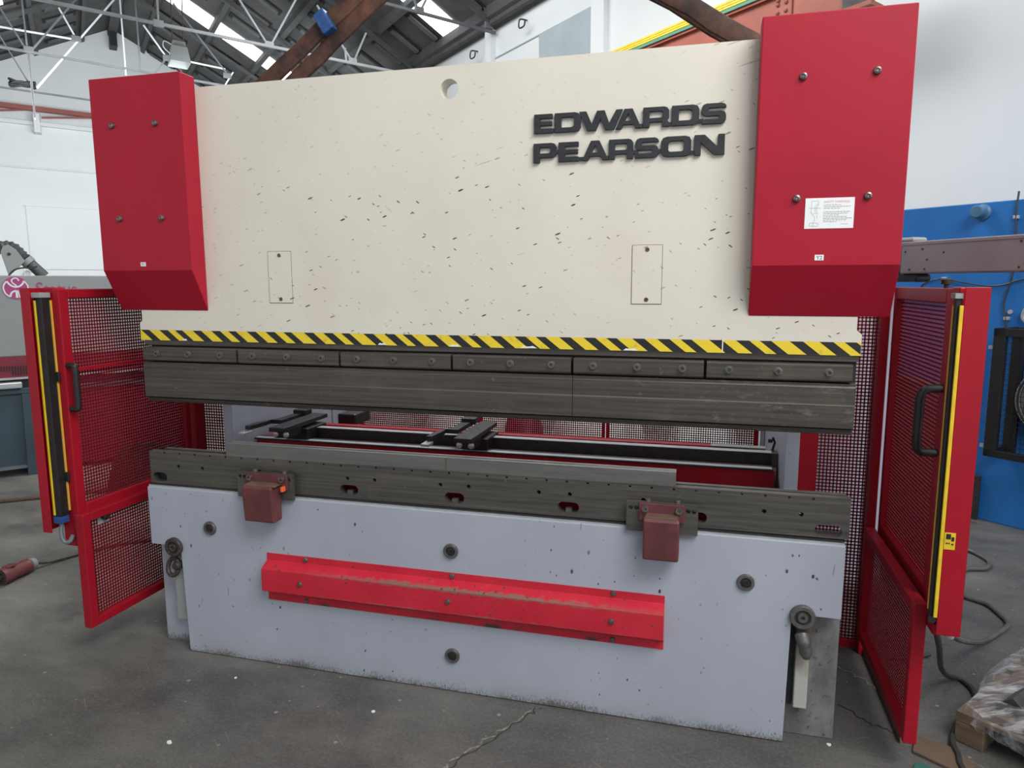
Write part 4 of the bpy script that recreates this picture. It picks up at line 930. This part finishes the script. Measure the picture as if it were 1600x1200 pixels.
# mesh cage with a flywheel behind it
V0 = -.28
mb = UB(); z0, z1, u0, u1 = .55, 1.455, -.19, .75
def cage_bar(a, b_, c_, d_, e, f): q = UB(); q.box(a, b_, c_, d_, e, f); q.build('cage_bar', 'black', cage, bevel=.003)
cage = UB().box(u0, u0+.075, V0, V0+.05, z0, z1).build('mesh_cage', 'black', bm_, bevel=.003)
cage_bar(u0, u1, V0, V0+.05, z1-.055, z1); cage_bar(u0, u1, V0, V0+.05, z0, z0+.05)
cage_bar(u0, u0+.04, V0+.05, 0, z1-.05, z1); cage_bar(u0, u0+.04, V0+.05, 0, z0, z0+.05); cage_bar(u0+.02, u0+.09, -.05, 0, z0, z1)
mb = UB()
for i in range(26): u = u0+.075+.036*i; mb.box(u-.0015, u+.0015, V0+.02, V0+.023, z0+.05, z1-.055)
for j in range(24): z = z0+.05+.036*j; mb.box(u0+.07, u1, V0+.023, V0+.026, z-.0015, z+.0015)
mb.build('wire_mesh', 'black', bm_, kind='stuff')
mb = UB(); mb.lathe((.16, -.01, .965), (0, -1, 0), [(.25, 0), (.25, .10), (.235, .11), (.20, .06), (.19, .04), (.07, .04), (.06, .12), (.02, .12)], 36); mb.build('flywheel', 'dark', bm_, smooth=True)
mb = UB(); mb.lathe((.16, -.10, .965), (0, -1, 0), [(.252, 0), (.252, .012), (.225, .012), (.225, 0)], 36); mb.build('flywheel_rim', 'machgrey', bm_, smooth=True)
for z in (1.32, .62):
    mb = UB(); mb.box(u0-.03, u0, V0+.01, V0+.03, z-.012, z+.012); mb.build('cage_latch', 'alu', bm_)
# steel offcut leaning on it and a spray can
so = UB(); so.prism([(-.42, 0), (-.30, 0), (-.30, .335), (-.42, .335)], 'y', -.05, -.02)
tag(so.build('steel_offcut', 'scrap', bevel=.003), 'dark steel plate leaning upright against the foot of the blue machine', 'plate')
sc_ = thing('spray_can', 'pale spray can on the floor beside the leaning dark plate', 'can', BO+BU*-.37+BV*-.16)
pc = BO+BU*-.37+BV*-.16
MB().lathe(pc, (0, 0, 1), [(.028, 0), (.03, .006), (.03, .13), (.022, .15)], 16).build('can_body', 'machgrey', sc_, smooth=True)
MB().lathe(pc+Vector((0, 0, .15)), (0, 0, 1), [(.022, 0), (.022, .03), (.018, .035)], 14).build('cap', 'alu', sc_, smooth=True)

# ------------------------------------------------------------------ grey machine at far left
SO = Vector((-5.137, 2.257, 0)); SV = Vector((-E2.y, E2.x, 0))
def SB(): return MB(SO, E2, SV)
gm = thing('cutting_machine', 'large grey machine with magenta swan emblem and dark red band', 'machine', SO+E2*.8+SV*.6)
mb = SB(); mb.box(-2.2, 2.0, 0, 1.3, 1.115, 1.848); mb.build('hood', 'machgrey', gm, bevel=.01)
mb = SB(); mb.box(-2.2, 1.98, .004, 1.2, .925, 1.115); mb.build('red_band', 'machred', gm, bevel=.003)
for i in range(40):
    u = -.45+.021*i
    q = SB(); q.box(u, u+.010, -.001, .01, .945 if i > 24 else .985, 1.03); q.build('vent_slot', 'dark', gm)
mb = SB(); mb.box(-2.2, 1.98, -.012, .9, .905, .925); mb.build('silver_edge', 'alu', gm)
mb = SB(); mb.box(-2.2, 1.9, .03, .9, .82, .905); mb.build('slide_track', 'dark', gm)
mb = SB(); mb.box(-2.2, .14, -.06, .03, .826, .885); mb.build('tray_front', 'alu', gm, bevel=.012)
mb = SB(); mb.box(-2.2, 1.9, -.01, .9, .77, .822); mb.build('bench_rail', 'machteal', gm, bevel=.006)
mb = SB(); mb.box(-2.2, .13, .02, .8, .10, .77); mb.build('bench_panel', 'machteal', gm)
mb = SB(); mb.box(-2.2, .13, .0, .8, .07, .10); mb.build('plinth', 'bluegrey', gm)
mb = SB(); mb.prism([(.13, .77), (.20, .77), (.25, 0), (.12, 0)], 'y', -.02, .75); mb.build('leg', 'machteal', gm)
mb = SB(); mb.prism([(1.55, .77), (1.70, .77), (1.70, 0), (1.55, 0)], 'y', -.02, .75); mb.build('leg', 'machteal', gm)
mb = SB(); mb.box(.20, 1.54, .02, .7, .04, .77); mb.build('drawer_unit', 'machred', gm, bevel=.004)
# emblem: disc, ring and a swan drawn in raised strokes
em = SB(); ec_, er = (.165, 1.736), .102
em.lathe((ec_[0], 0, ec_[1]), (0, -1, 0), [(er, 0), (er, .004)], 40); em = em.build('emblem', 'magenta', gm)
es = SB()
def stroke(pts, w_):
    P = smooth_pts([(ec_[0]+x*er, -.0055, ec_[1]+z*er) for x, z in pts], 6); n = len(P)
    for i in range(n-1):
        a, b_ = P[i], P[i+1]; d = (b_-a).normalized(); nx = Vector((-d.z, 0, d.x))*w_*er
        es.add([a+nx, b_+nx, b_-nx, a-nx], [(0, 1, 2, 3)])
stroke([(.26, .62), (.22, .78), (.05, .88), (-.15, .82), (-.27, .66), (-.20, .45), (-.02, .28), (.08, .16)], .055)
stroke([(-.62, .60), (-.50, .40), (-.28, .18), (.0, .10), (.30, .16), (.55, .40), (.66, .64)], .075)
stroke([(-.66, .58), (-.86, .25), (-.90, -.1), (-.76, -.5), (-.46, -.78)], .06)
stroke([(.66, .62), (.88, .25), (.92, -.1)], .06)
stroke([(-.46, -.76), (-.34, -.42), (-.10, -.26), (.02, -.24)], .07)
stroke([(.02, -.22), (.04, -.55), (.03, -.86)], .09)
stroke([(.14, -.22), (.20, -.55), (.24, -.86)], .04)
es.build('emblem_swan', 'paper', gm)
tx = SB(); text_mb(tx, 'Status', (.315, -.003, 1.668), (1, 0, 0), (0, 0, 1), .175, .003, .78); tx.build('machine_lettering', 'magenta', gm)
# fume arm standing behind the hood
fa = thing('extraction_arm', 'grey jointed extraction arm with ribbed hose above the grey machine', 'fume arm', H0+E1*9.0+E2*-.3+Vector((0, 0, 1.848)))
def AB(): return MB(H0+E1*9.0, E2, E1)
mb = AB(); mb.prism([(-.60, 2.09), (-.575, 2.15), (-.53, 2.165), (-.47, 2.12), (-.40, 2.0), (-.43, 1.97), (-.50, 1.90), (-.55, 1.85)], 'y', -.06, -.02); mb.build('elbow_plate', 'machgrey', fa, bevel=.004)
mb = AB()
hp = smooth_pts([(-.80, .06, 1.85), (-.72, .06, 2.02), (-.60, .05, 2.14), (-.50, .05, 2.14), (-.42, .05, 2.05), (-.36, .05, 1.97)], 6)
mb.tube(hp, [.062 if i % 2 else .048 for i in range(len(hp))], 12); mb.build('ribbed_hose', 'hose', fa, smooth=True)
mb = AB(); mb.tube([(-.385, .05, 2.01), (-.34, .05, 1.955), (-.25, .05, 1.85)], .055, 12); mb.build('duct_tube', 'hose', fa, smooth=True)
mb = AB(); mb.tube([(-.40, .03, 2.02), (-.365, .03, 1.98)], .068, 12); mb.build('hose_clamp', 'machgrey', fa, smooth=True)
mb = AB(); mb.lathe((-.385, -.07, 1.885), (0, -1, 0), [(.032, 0), (.032, .03), (.018, .03), (.014, .015)], 16); mb.build('joint_knob', 'alu', fa, smooth=True)
mb = AB(); mb.lathe((-.53, -.06, 2.07), (0, -1, 0), [(.016, 0), (.014, .01)], 12); mb.build('pivot_bolt', 'dark', fa, smooth=True)
mb = AB(); mb.box(-.45, -.42, -.08, -.05, 1.845, 1.92); mb.build('mounting_tab', 'paper', fa)
mb = AB(); mb.tube(smooth_pts([(-.56, -.08, 1.84), (-.50, -.08, 1.91), (-.42, -.08, 1.935), (-.36, -.08, 1.93), (-.30, -.08, 1.95)]), .008, 6); mb.build('loose_cable', 'cabledark', fa, smooth=True)

# ------------------------------------------------------------------ things behind the press, glimpsed through the rear screen
def bundle(x, y, w, d, h, seed, label, mt):
    random.seed(seed); n, m_ = 10, 7; vs = []
    for j in range(m_+1):
        t = j/m_*PI; 
        for i in range(n+1):
            u = i/n; e = math.sin(min(1, u*4, (1-u)*4)*PI/2)
            vs.append((x+(u-.5)*w, y-math.cos(t)*d/2*e, max(0, math.sin(t))*h*e*random.uniform(.85, 1.1)))
    fs = [(j*(n+1)+i, j*(n+1)+i+1, (j+1)*(n+1)+i+1, (j+1)*(n+1)+i) for j in range(m_) for i in range(n)]
    mb = MB(); mb.add(vs, fs); tag(mb.build('sheeted_bundle', mt, smooth=True), label, 'bundle')
bundle(-1.5, 5.2, 1.5, .9, .62, 1, 'white sheeted bundle behind the press near the left gauge carriage', 'whitebundle')
bundle(-.1, 5.0, 1.1, .8, .55, 2, 'white sheeted bundle behind the press in line with the right gauge carriage', 'whitebundle')
bundle(1.02, 4.6, .75, .8, .60, 3, 'white sheeted bundle behind the press near the right side frame', 'whitebundle')
bundle(-.82, 4.5, .45, .6, .48, 4, 'dark red sheeted bundle between two white ones behind the press', 'machred')

bundle(-3.62, 2.3, .75, .55, .40, 5, 'black bin bag on the floor seen through the left guard mesh', 'rubber')
q0, q1 = Vector((2.118, 2.0, 0)), Vector((2.240, 1.48, 0)); qd = (q1-q0); qn = Vector((-qd.y, qd.x, 0)).normalized()
if qn.x < 0: qn = -qn
dk = thing('steel_cupboard', 'dark brown steel cupboard standing behind the right guard mesh', 'cupboard', (q0+q1)/2)
mb = MB(q0, qd.normalized(), qn); mb.box(0, qd.length, 0, .09, .06, 1.2); mb.build('body', 'cupboard', dk, bevel=.006)
mb = MB(q0, qd.normalized(), qn); mb.box(.02, qd.length-.02, .02, .08, 0, .06); mb.build('plinth', 'dark', dk)
mb = MB(q0, qd.normalized(), qn); mb.box(-.005, qd.length+.005, -.01, .095, 1.2, 1.215); mb.build('top', 'brown', dk)
mb = MB(q0, qd.normalized(), qn); mb.box(.03, qd.length-.03, -.006, 0, .10, 1.16); mb.build('door', 'cupboard', dk, bevel=.003)
# ------------------------------------------------------------------ floor things
pl_ = thing('red_plug', 'round red industrial plug lying on the concrete at far left', 'plug', (-2.98, .45, .045))
ax_ = (Vector((-2.984, .56, .045))-Vector((-2.974, .36, .045))).normalized()
MB().lathe((-2.974, .355, .048), ax_, [(.040, .012), (.046, .012), (.046, 0), (.050, .0), (.050, .05), (.044, .06), (.043, .19), (.034, .20)], 20).build('plug_body', 'plug', pl_, smooth=True)
MB().lathe((-2.984, .555, .048), ax_, [(.030, 0), (.036, .004), (.036, .03), (.024, .045), (.012, .05)], 16).build('gland_nut', 'machgrey', pl_, smooth=True)
pf = MB(); pf.lathe((-2.974, .355, .048), ax_, [(.040, .004), (.040, .014)], 20)
pf.build('pin_face', 'rustblack', pl_)
mb = MB()
for i in range(5):
    a = 2*PI*i/5; mb.lathe((-2.974+.022*math.cos(a), .345, .048+.022*math.sin(a)), (0, 1, 0), [(.0045, 0), (.0045, .02)], 8)
mb.build('pins', 'dark', pl_)
MB().box(-3.0, -2.95, .39, .45, .090, .102).build('hinge_lug', 'plug', pl_, bevel=.005)
def cable(name, pts, r, mt, label, n=8):
    mb = MB(); mb.tube(smooth_pts(pts, 8), r, n); return tag(mb.build(name, mt, smooth=True), label, 'cable')
cable('cable', [(-2.985, .60, .045), (-2.975, .68, .02), (-2.93, .83, .012), (-2.86, .98, .012), (-2.75, 1.12, .012), (-2.5, 1.3, .012)], .011, 'cable', 'yellowish grey cable running from the red plug behind the left gate')
cable('cable', [(-5.2, 1.35, .015), (-4.62, 1.53, .015), (-4.50, 1.61, .015), (-4.29, 1.775, .015), (-3.9, 2.1, .015)], .016, 'brown', 'brown hose lying on the floor in front of the grey machine')
cable('cable', [(1.825, -.09, .575), (1.9, .10, .42), (2.0, .38, .20), (2.1, .60, .05), (2.165, .66, .014), (2.192, .572, .014), (2.16, .44, .014), (2.06, .31, .014), (2.03, .26, .014), (1.99, .15, .014), (1.985, .07, .014), (1.975, .0, .014), (1.99, -.12, .014)], .011, 'cabledark', 'dark cable winding from the right guard past the wrapped pallet')
cable('cable', [(1.835, -.10, .585), (1.90, .05, .52), (2.1, .50, .27), (2.35, .98, .05), (2.498, 1.185, .014), (2.58, 1.30, .014), (2.585, 1.40, .014), (2.568, 1.523, .014), (2.52, 1.58, .014), (2.473, 1.622, .014), (2.40, 1.75, .014)], .012, 'cable', 'grey cable making a wide loop on the floor right of the guard')
cable('cable', [(2.55, 1.95, .014), (2.622, 2.055, .014), (2.74, 2.10, .014), (2.80, 2.22, .014), (2.785, 2.32, .014), (2.74, 2.42, .014), (2.62, 2.5, .014)], .012, 'cable', 'small farther grey cable loop on the floor near the blue machine')
cable('cable', [(1.9, .78, .014), (2.0, .80, .014), (2.10, .86, .014)], .009, 'cabledark', 'short black cable end touching the base of the right gate')
# board and green pad
bz = MB(); bz.prism([(1.828, .060), (1.952, -.03), (2.03, .02), (1.985, .118), (1.864, .165)], 'z', 0.001, .012)
tag(bz.build('cardboard_strip', 'card', bevel=.002), 'brown cardboard strip on the floor by the right gate foot', 'cardboard')
gp = MB(); gp.prism([(1.79, -.07), (1.82, -.012), (1.845, -.004), (1.89, -.05), (1.86, -.12)], 'z', .001, .010)
tag(gp.build('green_pad', 'greenpad', bevel=.002), 'dark green pad on the floor at the bottom edge near the cardboard', 'pad')
# wrapped pallet
pa = thing('pallet', 'low wooden pallet half hidden under clear film at lower right', 'pallet', (2.25, .2, 0))
d1 = Vector((.53, .68, 0)).normalized(); d2 = Vector((.80, -.60, 0)).normalized()
def PB(): return MB((2.005, .19, 0), d1, d2)
for a in (0, .42, .84):
    for c_ in (0, .40, .80):
        q = PB(); q.box(a, a+.11, c_, c_+.10, 0, .085); q.build('block', 'wood', pa, bevel=.004)
for c_ in (0, .40, .80):
    q = PB(); q.box(0, .95, c_, c_+.10, .085, .105); q.build('bottom_deck_board', 'wood', pa, bevel=.002)
for i in range(6):
    q = PB(); q.box(.0+.168*i, .12+.168*i, 0, .9, .105, .125); q.build('deck_board', 'wood', pa, bevel=.002)
random.seed(12)
for i, (a, c_, w_, l_, h_, lab) in enumerate(((.10, .10, .20, .30, .075, 'dark jagged steel offcut nearest the pallet corner under the film'), (.09, .46, .22, .32, .07, 'dark jagged steel offcut farther along the pallet front under the film'), (.48, .20, .3, .5, .08, 'dark jagged steel offcut toward the back of the wrapped pallet'))):
    q = PB(); z = .1425; pts = []
    n = 7
    for j in range(n): pts.append((c_+l_*j/(n-1), z+h_*(.35+.65*(j % 2))*random.uniform(.7, 1)))
    poly = [(c_, z)]+pts+[(c_+l_, z)]
    vs = [(a, p[0], p[1]) for p in poly]+[(a+w_, p[0], p[1]*.9+.1*z) for p in poly]; n = len(poly)
    q.add(vs, [tuple(range(n)), tuple(range(n, 2*n))]+[(j, (j+1) % n, (j+1) % n+n, j+n) for j in range(n)])
    tag(q.build('steel_offcut', 'scrap'), lab, 'scrap')
q = PB(); q.box(.06, .90, .04, .90, .1255, .142); tag(q.build('rusty_plate', 'copper', bevel=.002), 'rusty brown flat plate lying over the pallet boards under the film', 'plate')
q = PB(); q.box(.02, .055, .10, .88, .126, .16); tag(q.build('rusty_bar', 'copper', bevel=.006), 'rusty brown bar along the front edge under the film', 'bar')
# film draped over the load
fm = PB(); random.seed(8); n = 56; vs = []; fs = []
def foot(a):
    # rounded rectangle of the load, corner radius .14
    hx, hy, r_ = .50, .47, .14
    c_, s_ = math.cos(a), math.sin(a); k_ = 1/max(abs(c_)/(hx-r_), abs(s_)/(hy-r_))
    px_, py_ = max(-(hx-r_), min(hx-r_, c_*k_)), max(-(hy-r_), min(hy-r_, s_*k_))
    d_ = Vector((c_, s_)); return Vector((px_, py_))+d_*r_
rings = [(1.0, .062), (1.012, .10), (1.0, .15), (.95, .182), (.86, .20), (.70, .215), (.5, .225), (.28, .232), (.1, .235)]
for j, (k_, z) in enumerate(rings):
    for i in range(n):
        a = 2*PI*i/n; p = foot(a)*k_
        w_ = .010*math.sin(a*9+j*1.3)+.006*math.sin(a*23+j)
        sag = -.028*max(0, math.sin(a*5+1))*(1 if 2 < j < 7 else 0)
        vs.append((.47+p.x+(w_ if j < 3 else 0), .45+p.y+(w_ if j < 3 else 0), z+(w_ if j else .012*math.sin(a*7))+sag))
for j in range(len(rings)-1):
    for i in range(n): fs.append((j*n+i, j*n+(i+1) % n, (j+1)*n+(i+1) % n, (j+1)*n+i))
fs.append(tuple((len(rings)-1)*n+i for i in range(n)))
fm.add(vs, fs)
tag(fm.build('film_wrap', 'film', smooth=True), 'crumpled clear plastic film stretched over the pallet load', 'film')
# bits on the floor
random.seed(21)
def scrap(x, y, r_, label):
    mb = MB(); n = 7; poly = [(x+r_*random.uniform(.6, 1.1)*math.cos(2*PI*i/n), y+r_*random.uniform(.6, 1.1)*math.sin(2*PI*i/n)) for i in range(n)]
    mb.prism(poly, 'z', .001, .004); tag(mb.build('paper_scrap', 'paper'), label, 'scrap of paper', 'small white scraps on the floor')
scrap(-.27, -.23, .010, 'single white scrap on the floor at the foot of the bed')
scrap(-.95, -.62, .013, 'larger of the white scraps on the floor left of the bed')
scrap(-.99, -.155, .008, 'small white scrap on the floor nearest the left bed corner')
scrap(-.84, -.78, .009, 'small white scrap on the floor nearest the bottom edge')
scrap(1.53, .03, .010, 'small white scrap on the floor beside the right foot plate')
